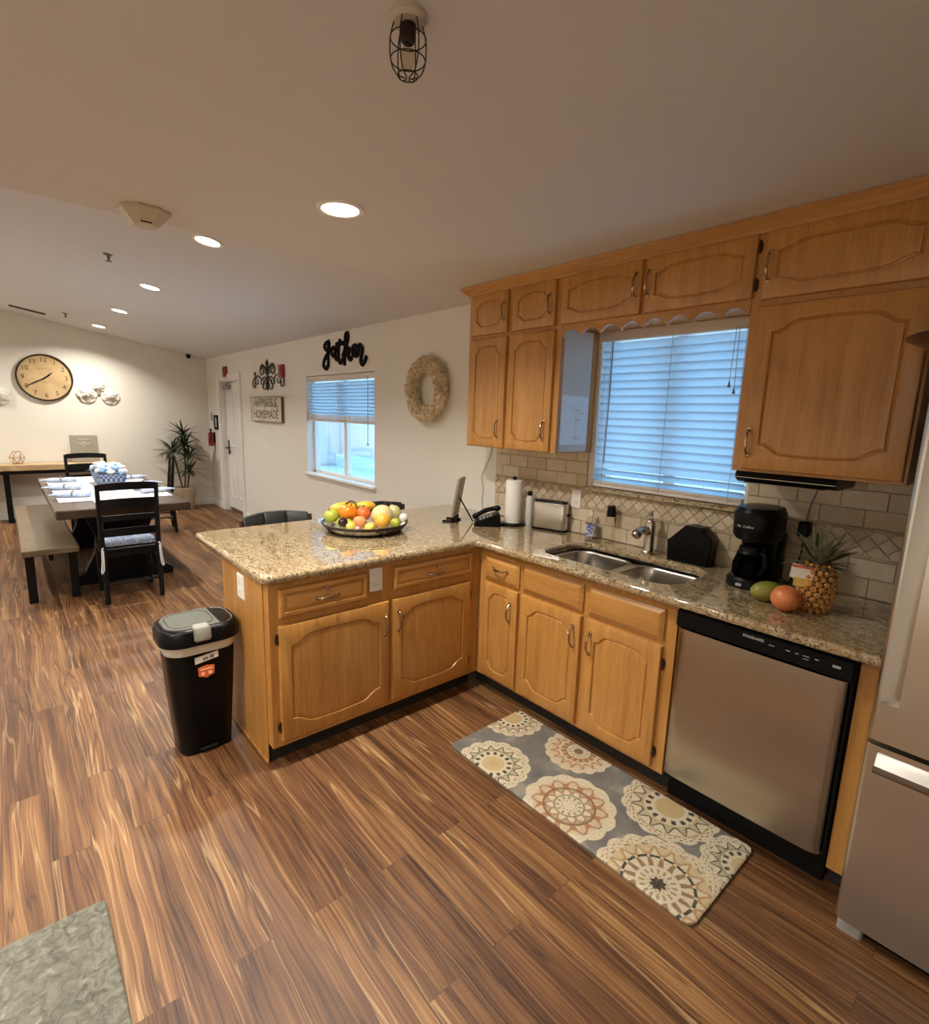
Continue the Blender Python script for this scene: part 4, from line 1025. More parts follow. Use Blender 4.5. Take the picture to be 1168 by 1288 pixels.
m = MB().tube(smooth_path([(-.655, -1.12, 1.06), (-.64, -1.09, 1.082), (-.615, -1.075, 1.076), (-.60, -1.07, 1.045)], 5), [.006, .007, .007, .007, .007, .007, .006, .006, .006, .006, .006, .005, .005, .004, .004, .003], 7)
tag(m.build('vine_stem', STEM, org=(-.63, -1.09, 1.05)), 'curved brown vine stem lying over the orange pepper', 'stem', GRP)
fruit('plum', 'dark purple plum at the front of the basket', 'plum', C(-.502, -1.215, .990), .0285, spotted('plum_skin', [(.012, .006, .010), (.035, .014, .022)], 9, .15), GRP, kind='ball')
fruit('apple', 'red orange apple behind the pale peach in the basket centre', 'apple', C(-.584, -1.036, 1.010), .044, spotted('red_apple', [(.55, .07, .02), (.70, .20, .04)], 10, .3), GRP, sz=.95, stem=STEM)
fruit('peach', 'pale orange peach at the front centre of basket', 'peach', C(-.487, -1.117, .983), .038, spotted('peach_skin', [(.68, .32, .10), (.72, .22, .08)], 9, .6), GRP, kind='apple')
fruit('mango', 'yellow mango on top at the back of the basket', 'mango', C(-.645, -.985, 1.045), .046, spotted('yellow_mango', [(.72, .36, .02), (.75, .50, .05), (.40, .40, .06)], 9, .35), GRP, sx=.85, sy=1.35, sz=.62, rot=RZ(-20), kind='mango')
fruit('melon', 'large pale cream melon right of centre in the basket', 'melon', C(-.503, -.955, 1.002), .066, spotted('melon_skin', [(.60, .44, .17), (.70, .58, .30)], 16, .5), GRP, kind='ball')
fruit('orange', 'round yellow orange in front of the pale melon', 'orange', C(-.395, -1.020, .996), .045, spotted('orange_skin', [(.70, .32, .02), (.76, .42, .05)], 10, .35), GRP, kind='ball')
fruit('pear', 'tall pale green pear leaning behind the yellow orange', 'pear', C(-.530, -.850, 1.010), .044, spotted('pear_skin', [(.48, .46, .16), (.62, .57, .28)], 9, .4), GRP, sx=.85, sy=.9, sz=1.4, rot=RX(28), kind='pear', stem=STEM)
fruit('onion', 'small white onion at the right rear of basket', 'onion', C(-.455, -.832, .985), .028, spotted('onion_skin', [(.70, .66, .58), (.78, .75, .68)], 9, .3), GRP, kind='lemon', rot=RX(35))
fruit('lime', 'green lime at the right end of the basket', 'lime', C(-.398, -.930, .972), .030, LIME, GRP, sx=1.2, kind='ball')
fruit('lemon', 'small yellow lemon at the front of the basket beside the plum', 'lemon', C(-.462, -1.185, .968), .029, LEMON, GRP, kind='lemon', rot=RX(70))
fruit('lemon', 'yellow green lemon at the front below the yellow orange', 'lemon', C(-.385, -1.110, .966), .031, LEMON, GRP, kind='lemon', rot=RY(70))
fruit('radish', 'tiny pink radish at the front rim of the basket', 'radish', C(-.405, -1.175, .966), .016, spotted('radish_skin', [(.50, .10, .16), (.72, .45, .45)], 9, .3), GRP, kind='ball')
for i, (x, y) in enumerate(((-.60, -1.10), (-.50, -1.05), (-.56, -.95), (-.66, -1.02), (-.55, -1.14), (-.44, -1.08), (-.44, -.97), (-.55, -1.02))):
    pass

# ------------------------------------------------------------------ phone and tablet
nrm = Vector((-.80, -.596, 0)).normalized(); alng = Vector((.596, -.80, 0)).normalized(); tb = Vector((-.475, -.41, Z0))
t = T('tablet', 'beige backed tablet leaning on a black easel stand', 'tablet', tuple(tb))
lean = (Vector((0, 0, 1)) - nrm * .17).normalized(); fac = alng.cross(lean).normalized()
BM = Matrix((alng, fac, lean)).transposed().to_4x4(); BM.translation = tb + Vector((0, 0, .034))
MB().box(-.085, -.008, 0, .085, .012, .262, .006, M=BM).build('casing', plain('tablet_beige', (.30, .25, .175), .45), t)
BM2 = BM.copy(); MB().box(-.076, -.0085 if fac.dot(nrm) < 0 else .0118, .012, .076, -.0078 if fac.dot(nrm) < 0 else .0125, .250, M=BM2).build('screen', plain('dark_screen', (.012, .012, .014), .08), t)
MB().tube([tb + Vector((0, 0, .16)) - nrm * .0 + (-nrm) * .03, tb - nrm * .125 + Vector((0, 0, .006))], .005, 8).build('easel_leg', BLACKM, t)
m = MB()
for k in (-.05, .05):
    m.box(-.012, -.05, 0, .012, .05, .012, .004, M=Matrix.Translation(tb + alng * k + nrm * .02) @ Matrix.Rotation(math.atan2(nrm.y, nrm.x) + rad(90), 4, 'Z'))
m.box(-.07, -.014, 0, .07, .014, .036, .005, M=Matrix.Translation(tb) @ Matrix.Rotation(math.atan2(alng.y, alng.x), 4, 'Z')); m.build('stand_base', BLACKM, t)
ph = Vector((-.268, -.305, Z0)); PM = Matrix.Translation(ph) @ Matrix.Rotation(rad(-41), 4, 'Z')
t = T('desk_phone', 'black corded desk phone with silver handset edge on the worktop corner', 'phone', tuple(ph))
m = MB(); m.loft([[PM @ Vector((x, y, z)) for y, z in [(-.085, 0), (-.088, .016), (-.06, .034), (.06, .082), (.075, .078), (.085, .0)]] for x in (-.062, .072)]); m.build('base', BLACK, t, ang=25)
sl = math.atan2(.048, .12)
HM = PM @ Matrix.Translation((-.035, -.004, .068)) @ Matrix.Rotation(sl, 4, 'X')
m = MB(); m.tube(smooth_path([HM @ Vector((0, -.09, -.004)), HM @ Vector((0, -.07, .010)), HM @ Vector((0, 0, .020)), HM @ Vector((0, .07, .010)), HM @ Vector((0, .09, -.004))], 5), [.014] * 3 + [.020] * 3 + [.015] * 9 + [.020] * 3 + [.014] * 3, 10); m.build('handset', BLACK, t)
m = MB(); m.tube(smooth_path([HM @ Vector((-.017, -.09, .004)), HM @ Vector((-.017, 0, .030)), HM @ Vector((-.017, .09, .004))], 6), .004, 6); m.build('handset_trim', NICKEL, t)
m = MB()
for i in range(3):
    for j in range(4):
        q = PM @ Matrix.Translation((.012 + i * .02, -.045 + j * .022, .041 + j * .0088)) @ Matrix.Rotation(sl, 4, 'X'); m.box(-.007, -.007, 0, .007, .007, .004, .001, M=q)
m.build('keypad', plain('key_grey', (.25, .25, .26), .4), t)
tag(MB().tube(smooth_path([(-.572, -.004, 1.405), (-.571, -.006, 1.35), (-.625, -.006, 1.24), (-.662, -.006, 1.17), (-.64, -.006, 1.08), (-.648, -.006, 1.0), (-.630, -.010, .935), (-.55, -.06, .922), (-.42, -.20, .921), (-.375, -.262, .921)], 8), .0028, 6).build('phone_cord', plain('cord_grey', (.45, .43, .40), .6), org=(-.6, 0, .92)), 'thin grey cord hanging down the wall to the desk phone', 'cord')

# ------------------------------------------------------------------ bar stools
def stool(label, yc, xb=-1.235):
    t = T('bar_stool', label, 'bar stool', (-1.02, yc, 0), 'black bar stools behind the peninsula')
    LE = LEATHER
    for k in (-1, 0, 1):
        m = MB(); rings = []
        for (z, o) in ((.655, .0), (.68, -.01), (.80, -.022), (.905, -.033), (.932, -.038), (.944, -.044)):
            hw, th = .0725, (.030 if z < .93 and z > .66 else .018); ring = []
            for (u, v) in rrect(-hw, -th, hw, th, .017, 4):
                yy = k * .148 + u; ring.append((xb + o + v + .05 * (yy / .22) ** 2, yc + yy, z - .018 * (yy / .22) ** 2))
            rings.append(ring)
        m.loft(rings); m.build('back_pad', LE, t, ang=50)
    m = MB(); m.loft([[(x, y, z) for x, y in rrect(xb + .02 + i, yc - .215 + i, xb + .43 - i, yc + .215 - i, .05, 5)] for z, i in ((.585, .012), (.595, 0), (.645, 0), (.662, .02), (.668, .06))]); m.build('seat', LE, t, ang=50)
    for sx_ in (0, 1):
        for sy_ in (-1, 1):
            x, y = xb + .06 + .31 * sx_, yc + sy_ * .175
            MB().tube([(x + (.03 if sx_ else -.03), y + sy_ * .02, 0), (x, y, .59)], [.016, .021], 8).build('leg', BWOOD, t)
    m = MB()
    for sy_ in (-1, 1): m.tube([(xb + .05, yc + sy_ * .185, .20), (xb + .39, yc + sy_ * .185, .20)], .011, 8)
    m.tube([(xb + .385, yc - .185, .24), (xb + .385, yc + .185, .24)], .011, 8); m.build('footrest', BWOOD, t)
    for sy_ in (-1, 1): MB().tube([(xb - .012 + .05, yc + sy_ * .232, .60), (xb - .03 + .05, yc + sy_ * .232, .915)], .011, 8).build('back_post', WALNUT, t)
WALNUT = plain('walnut_post', (.10, .04, .018), .4)
LEATHER = plain('black_leather', (.016, .018, .016), .45, var=.25, bump=.3, scale=120)
stool('black padded bar stool behind the outer end of the peninsula', -1.315)
stool('black padded bar stool behind the fruit basket', -.545)

# ------------------------------------------------------------------ dining set
TW = plain('dark_stained_wood', (.055, .035, .024), .25, var=.3, scale=9)
TY = -1.875
t = T('dining_table', 'long dark wood trestle dining table in the far room', 'table', (-4.3, TY, 0))
MB().box(-5.55, TY - .495, .685, -3.07, TY + .495, .76, .008).build('tabletop', TW, t)
for x in (-3.55, -5.05):
    pf = [(-.40, 0), (-.40, .06), (-.30, .12), (-.22, .28), (-.20, .42), (-.26, .60), (-.36, .66), (-.36, .685), (.36, .685), (.36, .66), (.26, .60), (.20, .42), (.22, .28), (.30, .12), (.40, .06), (.40, 0)]
    m = MB(); m.loft([[(xx, TY + u, z) for u, z in pf] for xx in (x - .05, x + .05)]); m.build('trestle', BWOOD, t, ang=30)
MB().box(-5.05, TY - .03, .20, -3.55, TY + .03, .32, .006).build('stretcher', BWOOD, t)
t = T('dining_bench', 'long backless wooden bench along the near side of the table', 'bench', (-4.3, -2.42, 0))
MB().box(-5.52, -2.605, .41, -3.08, -2.235, .46, .006).build('seat', plain('bench_wood', (.12, .085, .05), .28, var=.2, scale=8), t)
for x in (-3.22, -5.38):
    for y in (-2.56, -2.28): MB().box(x - .035, y - .03, 0, x + .035, y + .03, .41, .005).build('leg', BWOOD, t)
MB().box(-5.38, -2.435, .33, -3.22, -2.405, .41, .004).build('stretcher', BWOOD, t)
def chair(label, cushion=True):
    t = T('dining_chair', label, 'chair', (0, 0, 0), 'black ladder back dining chairs')
    for sy_ in (-1, 1):
        MB().tube([(.03, sy_ * .196, 0), (0, sy_ * .198, .42), (.0, sy_ * .20, .50), (.045, sy_ * .205, .985)], [.019, .021, .021, .016], 8, flat=(0, 1, 0)).build('back_leg', BWOOD, t)
        MB().tube([(-.40, sy_ * .19, 0), (-.39, sy_ * .19, .43)], [.017, .021], 8).build('front_leg', BWOOD, t)
    for z0, z1, b in ((.935, .99, .012), (.785, .862, .008), (.685, .728, .006), (.555, .618, .006)):
        m = MB(); rings = []
        for i in range(13):
            u = -1 + i / 6; x = .045 * (((z0 + z1) / 2) - .5) / .485 + .022 * (1 - u * u); e = b * (1 - u * u); y = u * .20
            rings.append([(x - .009, y, z0 + e * .5), (x + .009, y, z0 + e * .5), (x + .009, y, z1 + e), (x - .009, y, z1 + e)])
        m.loft(rings); m.build('back_slat', BWOOD, t, ang=30)
    m = MB(); m.loft([[(x, y, z) for x, y in rrect(-.42 + i, -.215 + i, .005 - i, .215 - i, .03, 4)] for z, i in ((.425, .006), (.43, 0), (.45, 0), (.455, .008))]); m.build('seat', BWOOD, t, ang=40)
    m = MB()
    for sy_ in (-1, 1): m.tube([(.02, sy_ * .196, .20), (-.395, sy_ * .19, .20)], .010, 8)
    m.tube([(.01, -.196, .16), (.01, .196, .16)], .010, 8); m.box(-.39, -.19, .38, .0, .19, .425, .004); m.build('stretcher', BWOOD, t)
    m = MB(); m.loft([[(x, y, z) for x, y in rrect(-.405 + i, -.185 + i, -.02 - i, .185 - i, .04, 5)] for z, i in ((.456, .02), (.468, 0), (.50, 0), (.522, .02), (.530, .06))])
    cu = m.build('cushion', CUSH, t, ang=50)
    m = MB()
    for sy_ in (-1, 1):
        m.tube(smooth_path([(-.02, sy_ * .18, .47), (.03, sy_ * .205, .462), (.034, sy_ * .212, .36), (.036, sy_ * .222, .27), (.038, sy_ * .205, .30), (.034, sy_ * .20, .45)], 5), .006, 6)
    m.build('tie', plain('tie_cotton', (.55, .56, .58), .9), cu)
    return t
q = NT('cushion_print'); n_ = q.noise(q.coord(), 34, 3, .6, .6); q.bsdf(color=q.ramp(n_, [(.42, (.40, .45, .56)), (.50, (.13, .20, .38)), (.58, (.50, .54, .62))]), rough=.9); CUSH = q.mat
c0 = chair('black ladder back chair with blue cushion at the near table end'); c0.location = (-2.86, -1.905, 0)
dup(c0, (-5.98, -1.86, 0), pi, 'black ladder back chair at the far end of the table')
dup(c0, (-5.55, -1.03, 0), pi / 2 - .12, 'black ladder back chair along the window side of the table')
LIN = plain('table_linen', (.68, .67, .68), .9, var=.05, bump=.2, scale=60)
m = MB().box(-5.45, TY - .20, .7615, -3.02, TY + .20, .765, .001)
for x in (-5.0, -4.36, -3.72):
    for sy_ in (-1, 1): m.box(x - .21, TY + sy_ * .20, .7615, x + .21, TY + sy_ * .44, .765, .001)
tag(m.build('table_runner', LIN, org=(-4.2, TY, .7615)), 'white linen runner with place mats laid over the dining table', 'table linen')
def napkin(label, x, y, a, blue=.5):
    t = T('napkin', label, 'napkin', (0, 0, 0), 'rolled napkins on the dining table'); m = MB(); rings = []
    for i in range(15):
        u = -1 + i / 7; r = .026 * (1 - .86 * max(0, (u - .25) / .75) ** 1.2) * (1 if u > -.9 else .8); rr = .030 if abs(u + .15) > .2 else .023; r = min(r, rr) if u > -.15 else min(r + .004 * (-u), rr)
        rings.append([(u * .16, r * 1.7 * cos(2 * pi * j / 14), max(.001, .022 + r * sin(2 * pi * j / 14))) for j in range(14)])
    m.loft(rings); m.build('cloth', NAPK, t, ang=50)
    MB().tube([(-.024, .041 * cos(2 * pi * j / 16), .031 + .024 * sin(2 * pi * j / 16)) for j in range(16)], .0065, 8, closed=True).build('napkin_ring', plain('ring_jute', (.24, .20, .15), .8, bump=.4, scale=100), t)
    t.location = (x, y, .766); t.rotation_euler = (0, 0, a); return t
NAPK = spotted('napkin_cotton', [(.58, .60, .66), (.34, .44, .66), (.66, .67, .70)], 9, .9)
n0 = None
for lb, x, y, a in (('rolled napkin farthest along the bench side of the table', -5.02, -2.215, -pi / 2 - .15), ('rolled napkin midway along the bench side of the table', -4.36, -2.235, -pi / 2 - .2), ('rolled napkin nearest the near chair on the bench side', -3.80, -2.215, -pi / 2 - .3),
                    ('rolled napkin farthest along the window side of the table', -5.02, -1.52, pi / 2 + .1), ('rolled napkin midway along the window side of the table', -4.36, -1.50, pi / 2 + .1), ('rolled napkin nearest the near chair on the window side', -3.79, -1.50, pi / 2 + .2)):
    if n0 is None: n0 = napkin(lb, x, y, a)
    else: dup(n0, (x, y, .766), a, lb)
fx, fy, fz = -4.66, -1.80, .766
t = T('flower_box', 'woven blue grey box of white and blue flowers on table centre', 'flower arrangement', (fx, fy, fz))
m = MB(); R = lambda i, z: [(x, y, fz + z) for x, y in rrect(fx - .26 - i, fy - .125 - i, fx + .26 + i, fy + .125 + i, .03, 4)]
m.loft([R(-.02, 0), R(.0, .06), R(.01, .125), R(-.006, .126), R(-.02, .11)])
q = NT('woven_box'); v_ = q.n('ShaderNodeTexChecker', {'Vector': q.map(q.coord(), (1, 1, 1)), 'Scale': 46.0, 'Color1': (.055, .07, .11, 1), 'Color2': (.26, .34, .50, 1)}); q.bsdf(color=v_.outputs[0], rough=.8); m.build('box', q.mat, t, ang=30)
m = MB(); m2 = MB(); m3 = MB(); rng = random.Random(5)
for k in range(60):
    x, y = fx + rng.uniform(-.25, .25), fy + rng.uniform(-.12, .12); z = fz + .13 + .085 * (1 - ((x - fx) / .29) ** 2) * rng.uniform(.3, 1.1)
    tgt = m if rng.random() < .82 else m2; ph_ = rng.uniform(0, 6)
    tgt.ball((x, y, z), .030, .030, .022, 15, 8, fn=lambda p, a, t: 1 + .28 * abs(sin(2.5 * a + ph_)) * sin(t))
    a = rng.uniform(0, 6.28); leaf(m3, (x, y, z - .02), (cos(a) * .8, sin(a) * .8, .3), (0, 0, 1), .07, .014, .4, 4)
m.build('white_flowers', plain('petal_white', (.74, .74, .72), .7), t, fix=False, ang=60); m2.build('blue_flowers', plain('petal_blue', (.25, .42, .70), .7), t, fix=False, ang=60); m3.build('leaves', plain('flower_leaf', (.07, .11, .06), .6), t, fix=False, ang=60)

# ------------------------------------------------------------------ console table on the clock wall
t = T('console_table', 'narrow bar table with black legs under the wall clock', 'console table', (-7.17, -2.3, 0))
MB().box(-7.352, -3.4, .705, -7.0, -1.375, .785, .006).build('top', plain('pine_top', (.46, .31, .16), .4, var=.2, scale=5), t)
for y in (-2.64, -1.46, -3.3):
    MB().box(-7.30, y - .032, 0, -7.05, y + .032, .705, .004).build('leg', BWOOD, t)
MB().box(-7.34, -3.36, .66, -7.02, -1.40, .704, .003).build('apron', BWOOD, t)
t = T('plaque', 'grey square plaque with white script standing on the console table', 'plaque', (-7.22, -1.745, .785))
PL = Matrix.Translation((-7.20, -1.745, .785)) @ Matrix.Rotation(rad(-7), 4, 'Y')
MB().box(-.012, -.165, 0, .012, .165, .385, .004, M=PL).build('board', plain('greige_board', (.30, .265, .20), .7), t)
m = MB(); rng = random.Random(9)
for z, w in ((.325, .075), (.29, .012), (.262, .08), (.232, .022)):
    pts = []; k = int(w / .006) + 3
    for i in range(k): pts.append(PL @ Vector((.0135, -w + 2 * w * i / (k - 1), z + rng.uniform(-.005, .006))))
    m.tube(pts, .0045, 5)
m.build('script', plain('script_white', (.72, .66, .54), .6), t)
m = MB(); oc = Vector((-7.19, -2.505, .785)); P12 = []
for k in range(3):
    zz = (.006, .085, .165)[k]; rr = (.055, .085, .045)[k]
    P12 += [oc + Vector((rr * cos(2 * pi * j / 6 + k * .52), rr * sin(2 * pi * j / 6 + k * .52), zz)) for j in range(6)]
for k in range(3):
    for j in range(6):
        m.tube([P12[k * 6 + j], P12[k * 6 + (j + 1) % 6]], .0035, 6)
        if k < 2: m.tube([P12[k * 6 + j], P12[k * 6 + 6 + j]], .0035, 6); m.tube([P12[k * 6 + j], P12[k * 6 + 6 + (j - 1) % 6]], .0035, 6)
tag(m.build('wire_ornament', plain('copper_wire', (.50, .30, .14), .35, 1), org=tuple(oc)), 'copper wire polyhedron ornament on the console table', 'ornament')

# ------------------------------------------------------------------ wall clock and roses
ck = Vector((XL, -2.105, 1.952)); CR = .318
t = T('wall_clock', 'large round wood faced wall clock with black numerals', 'clock', tuple(ck))
CM = Matrix.Translation(ck) @ Matrix(((0, 0, 1, 0), (1, 0, 0, 0), (0, 1, 0, 0), (0, 0, 0, 1)))
m = MB(); m.lathe([(CR - .022, .0), (CR, 0), (CR, .035), (CR - .006, .042), (CR - .016, .042), (CR - .020, .030), (CR - .022, .02)], n=56, M=CM, caps=(False, False)); m.build('frame', plain('clock_frame', (.05, .036, .018), .4, .6), t)
MB().lathe([(0, .001), (CR - .018, .001), (CR - .018, .018), (0, .018)], n=56, M=CM).build('face', spotted('clock_wood', [(.50, .33, .15), (.60, .43, .22)], 6, .6), t)
m = MB()
for h in range(1, 13):
    a = pi / 2 - 2 * pi * h / 12; rr = CR * .755
    add_text(m, str(h), .088, lambda u, v, w, a=a: CM @ Vector((rr * cos(a) + u, rr * sin(a) + v, .019 + w)), .0012, .95)
m.build('numerals', plain('clock_black', (.045, .028, .015), .5), t)
m = MB()
for h in range(60):
    a = 2 * pi * h / 60; m.box(CR * .895, -.001, .0185, CR * .915, .001, .0195, M=CM @ Matrix.Rotation(a, 4, 'Z'))
for z, w in ((.115, .075), (-.065, .055), (-.08, .03)):
    for k in range(7): m.box(-w + k * w / 3.2, z + .008 * (1 - abs(k - 3) / 3), .0185, -w + k * w / 3.2 + w * .18, z + .008 * (1 - abs(k - 3) / 3) + .007, .0192, M=CM)
m.build('minute_track', plain('clock_faint', (.22, .13, .06), .6), t)
def hand(L, w, deg, back, name, z):
    m = MB(); R = CM @ Matrix.Rotation(rad(deg), 4, 'Z')
    pf = [(-back, -w * .3), (-back * .5, -w), (0, -w * .6), (L * .55, -w), (L, 0), (L * .55, w), (0, w * .6), (-back * .5, w), (-back, w * .3)]
    m.loft([[R @ Vector((u, v, z)) for u, v in pf], [R @ Vector((u, v, z + .002)) for u, v in pf]]); m.build(name, BLACKM, t)
hand(.125, .010, 40, .05, 'hour_hand', .026); hand(.255, .008, 210, .06, 'minute_hand', .030)
MB().lathe([(0, .018), (.012, .018), (.012, .034), (0, .036)], n=14, M=CM).build('hub', BLACKM, t)
PETAL = plain('rose_white', (.72, .69, .62), .7, var=.03)
def rose(label, y, z, R, seed):
    rng = random.Random(seed); m = MB()
    for ring, (cnt, rr, tilt, sz, lift) in enumerate(((6, .60, 20, .50, .014), (5, .40, 42, .42, .030), (4, .22, 62, .32, .046), (1, .0, 80, .22, .060))):
        for j in range(cnt):
            a = 2 * pi * (j + ring * .4) / cnt + rng.uniform(-.15, .15)
            M = Matrix.Translation((XL + lift * R / .1, y + R * rr * cos(a), z + R * rr * sin(a))) @ Matrix.Rotation(a, 4, 'X') @ Matrix.Rotation(rad(tilt), 4, 'Z')
            m.ball((0, 0, 0), R * .12, R * sz * .95, R * sz, 14, 9, M=None)
            k = 14 * 8 + 2
            for q in range(len(m.v) - k, len(m.v)):
                p = Vector(m.v[q]); p.x += 1.6 * (p.y ** 2 + p.z ** 2) / R * .5; p = M @ p; m.v[q] = (max(p.x, XL), p.y, p.z)
    tag(m.build('wall_rose', PETAL, org=(XL, y, z), ang=60), label, 'wall decoration', 'white rose ornaments on the clock wall')
rose('white rose ornament uppermost of the three right of the clock', -1.50, 1.86, .105, 1); rose('white rose ornament nearest the clock, right of it', -1.64, 1.755, .115, 2); rose('white rose ornament farthest right on the clock wall', -1.355, 1.735, .108, 3)
rose('white rose ornament left of the clock at the photo edge', -2.60, 1.70, .12, 4)

# ------------------------------------------------------------------ potted plant
px, py = -7.08, -.50
t = T('potted_plant', 'tall dracaena in a cream pot in the far corner', 'plant', (px, py, 0))
MB().lathe([(0, 0), (.115, 0), (.12, .01), (.155, .30), (.172, .335), (.172, .355), (.160, .355), (.150, .32), (0, .32)], (px, py, 0), 32, caps=(False, False)).build('pot', plain('cream_pot', (.46, .38, .26), .6, var=.12, bump=.3, scale=40), t)
MB().lathe([(0, .322), (.15, .322), (.0, .330)], (px, py, 0), 20, caps=(False, False)).build('soil', plain('soil', (.04, .028, .018), .95), t)
m = MB(); heads = []
for pts in ([(0, 0, .32), (.02, .02, .6), (-.01, .03, .95), (.0, .02, 1.20)], [(-.03, -.02, .32), (-.05, -.06, .55), (-.04, -.10, .78), (-.03, -.13, .92)], [(.02, .03, .32), (.03, .06, .5), (.05, .07, .62)], [(.01, .02, .62), (.02, .06, .75), (.02, .09, .86)]):
    P3 = [(px + a, py + b, c) for a, b, c in pts]; m.tube(smooth_path(P3, 4), .013, 7); heads.append(P3[-1])
heads += [(px, py + .03, 1.02)]
m.build('stem', plain('plant_stem', (.10, .07, .04), .8, bump=.4, scale=60), t)
m = MB(); rng = random.Random(11)
for hd, cnt, L in zip(heads, (46, 46, 34, 36, 40), (.32, .32, .27, .30, .30)):
    for j in range(cnt):
        a = rng.uniform(0, 2 * pi); e = rad(rng.choice((70, 50, 30, 15, 5)) + rng.uniform(-10, 10))
        leaf(m, (hd[0], hd[1], hd[2] - .05 * rng.random()), (cos(a) * cos(e), sin(a) * cos(e), sin(e)), (0, 0, 1), L * rng.uniform(.7, 1.05), .016, rng.uniform(.2, .6), 6)
m.v = [(max(x, XL + .02), min(y, -.02), z) for x, y, z in m.v]
m.build('foliage', plain('dracaena_leaf', (.035, .050, .022), .4, var=.5, scale=12), t, fix=False, ang=60)

# ------------------------------------------------------------------ gather wall
BSIGN = plain('black_sign', (.003, .003, .003), .7, spec=.1)
STR = dict(g=[(-3.025, 2.315), (-3.1, 2.299), (-3.127, 2.268), (-3.09, 2.238), (-3.041, 2.254), (-3.02, 2.3), (-3.033, 2.24), (-3.047, 2.165), (-3.047, 2.084), (-3.097, 2.049), (-3.155, 2.081), (-3.129, 2.142), (-3.069, 2.187), (-2.994, 2.223)],
 a=[(-2.905, 2.244), (-2.966, 2.236), (-2.968, 2.186), (-2.918, 2.167), (-2.884, 2.21), (-2.883, 2.24), (-2.891, 2.176), (-2.873, 2.13), (-2.832, 2.152)], t=[(-2.785, 2.318), (-2.813, 2.249), (-2.823, 2.171), (-2.813, 2.112), (-2.78, 2.092), (-2.732, 2.122)],
 b=[(-2.871, 2.272), (-2.796, 2.277), (-2.712, 2.275)], h=[(-2.736, 2.146), (-2.683, 2.215), (-2.628, 2.307), (-2.639, 2.355), (-2.67, 2.348), (-2.68, 2.273), (-2.693, 2.144), (-2.701, 2.059)],
 k=[(-2.686, 2.153), (-2.632, 2.214), (-2.6, 2.198), (-2.618, 2.144), (-2.585, 2.111), (-2.543, 2.13)], e=[(-2.538, 2.153), (-2.462, 2.186), (-2.465, 2.223), (-2.507, 2.233), (-2.537, 2.205), (-2.521, 2.157), (-2.465, 2.139), (-2.426, 2.155)],
 r=[(-2.426, 2.155), (-2.408, 2.226), (-2.378, 2.219), (-2.352, 2.183), (-2.374, 2.124), (-2.379, 2.078), (-2.349, 2.054), (-2.309, 2.079), (-2.275, 2.123)])
m = MB()
for i, (k, pts) in enumerate(STR.items()):
    P2 = smooth_path([(x, 0, z) for x, z in pts], 6); b0 = len(m.v); m.tube(P2, .0235, 8, flat=(0, 1, 0))
    for q in range(b0, len(m.v)): m.v[q] = (m.v[q][0], -.004 - .0006 * i + max(-.012, min(.003, m.v[q][1])), m.v[q][2])
tag(m.build('gather_sign', BSIGN, org=(-2.7, -.004, 2.04), ang=40), 'black wooden script sign reading gather above the dining window', 'sign')
# scroll art in the shape of a chandelier
m = MB(); ax0, az0 = -4.70, 2.02; IR = .0075
def W(u, v): return (ax0 + u, -.016, az0 + v)
def scroll(pts, r=IR): m.tube(smooth_path([W(u, v) for u, v in pts], 6), r, 6)
m.tube([W(0, .215), W(0, .19), W(0, .165), W(0, .14), W(0, .10)], [.003, .014, .024, .012, .008], 8); m.tube([W(0, .10), W(0, -.04), W(0, -.09), W(0, -.12), W(0, -.18)], [.008, .010, .030, .018, .004], 8)
m.ball(W(0, -.02), .035, .012, .03, 12, 8)
for s_ in (-1, 1):
    scroll([(0, -.02), (s_ * .10, .00), (s_ * .20, -.03), (s_ * .28, .01), (s_ * .36, .02), (s_ * .42, -.02), (s_ * .40, -.08), (s_ * .34, -.08), (s_ * .33, -.03)])
    scroll([(s_ * .36, .0), (s_ * .46, -.01), (s_ * .52, -.06), (s_ * .50, -.12), (s_ * .43, -.12), (s_ * .44, -.06)])
    scroll([(s_ * .05, -.02), (s_ * .14, -.08), (s_ * .16, -.14), (s_ * .07, -.15), (s_ * .02, -.08)])
    scroll([(s_ * .20, -.03), (s_ * .22, -.08), (s_ * .14, -.09), (s_ * .12, -.04)])
    scroll([(0, .02), (s_ * .08, .06), (s_ * .20, .03), (s_ * .25, .08), (s_ * .20, .14), (s_ * .12, .11), (s_ * .14, .06)])
    scroll([(s_ * .02, .09), (s_ * .09, .12), (s_ * .16, .16), (s_ * .22, .13), (s_ * .19, .09)])
    scroll([(s_ * .01, .06), (s_ * .06, .13), (s_ * .05, .07)])
    m.tube([W(s_ * .19, .12), W(s_ * .18, .155)], [.008, .012], 6); m.tube([W(s_ * .44, .0), W(s_ * .43, .07)], [.006, .014], 6)
tag(m.build('scroll_wall_art', plain('wrought_iron', (.025, .020, .016), .5, .5), org=(ax0, -.008, az0)), 'black wrought iron chandelier silhouette on the wall', 'wall art')
t = T('wall_sign', 'distressed white wooden sign reading HAPPINESS IS HOMEMADE', 'sign', (-4.75, -.02, 1.45))
MB().box(-5.27, -.034, 1.455, -4.24, 0, 1.765, .004).build('board', spotted('distressed_white', [(.36, .29, .20), (.62, .56, .46), (.66, .61, .52)], 7, .8), t)
m = MB()
for s_, z, sc in (('HAPPINESS IS', 1.690, .86), ('HOMEMADE', 1.545, 1.02)): add_text(m, s_, .150, lambda u, v, w: (-4.755 + u, -.0348 - w, z + v), .0008, sc)
m.build('lettering', plain('worn_black', (.075, .058, .040), .8), t)
m = MB()
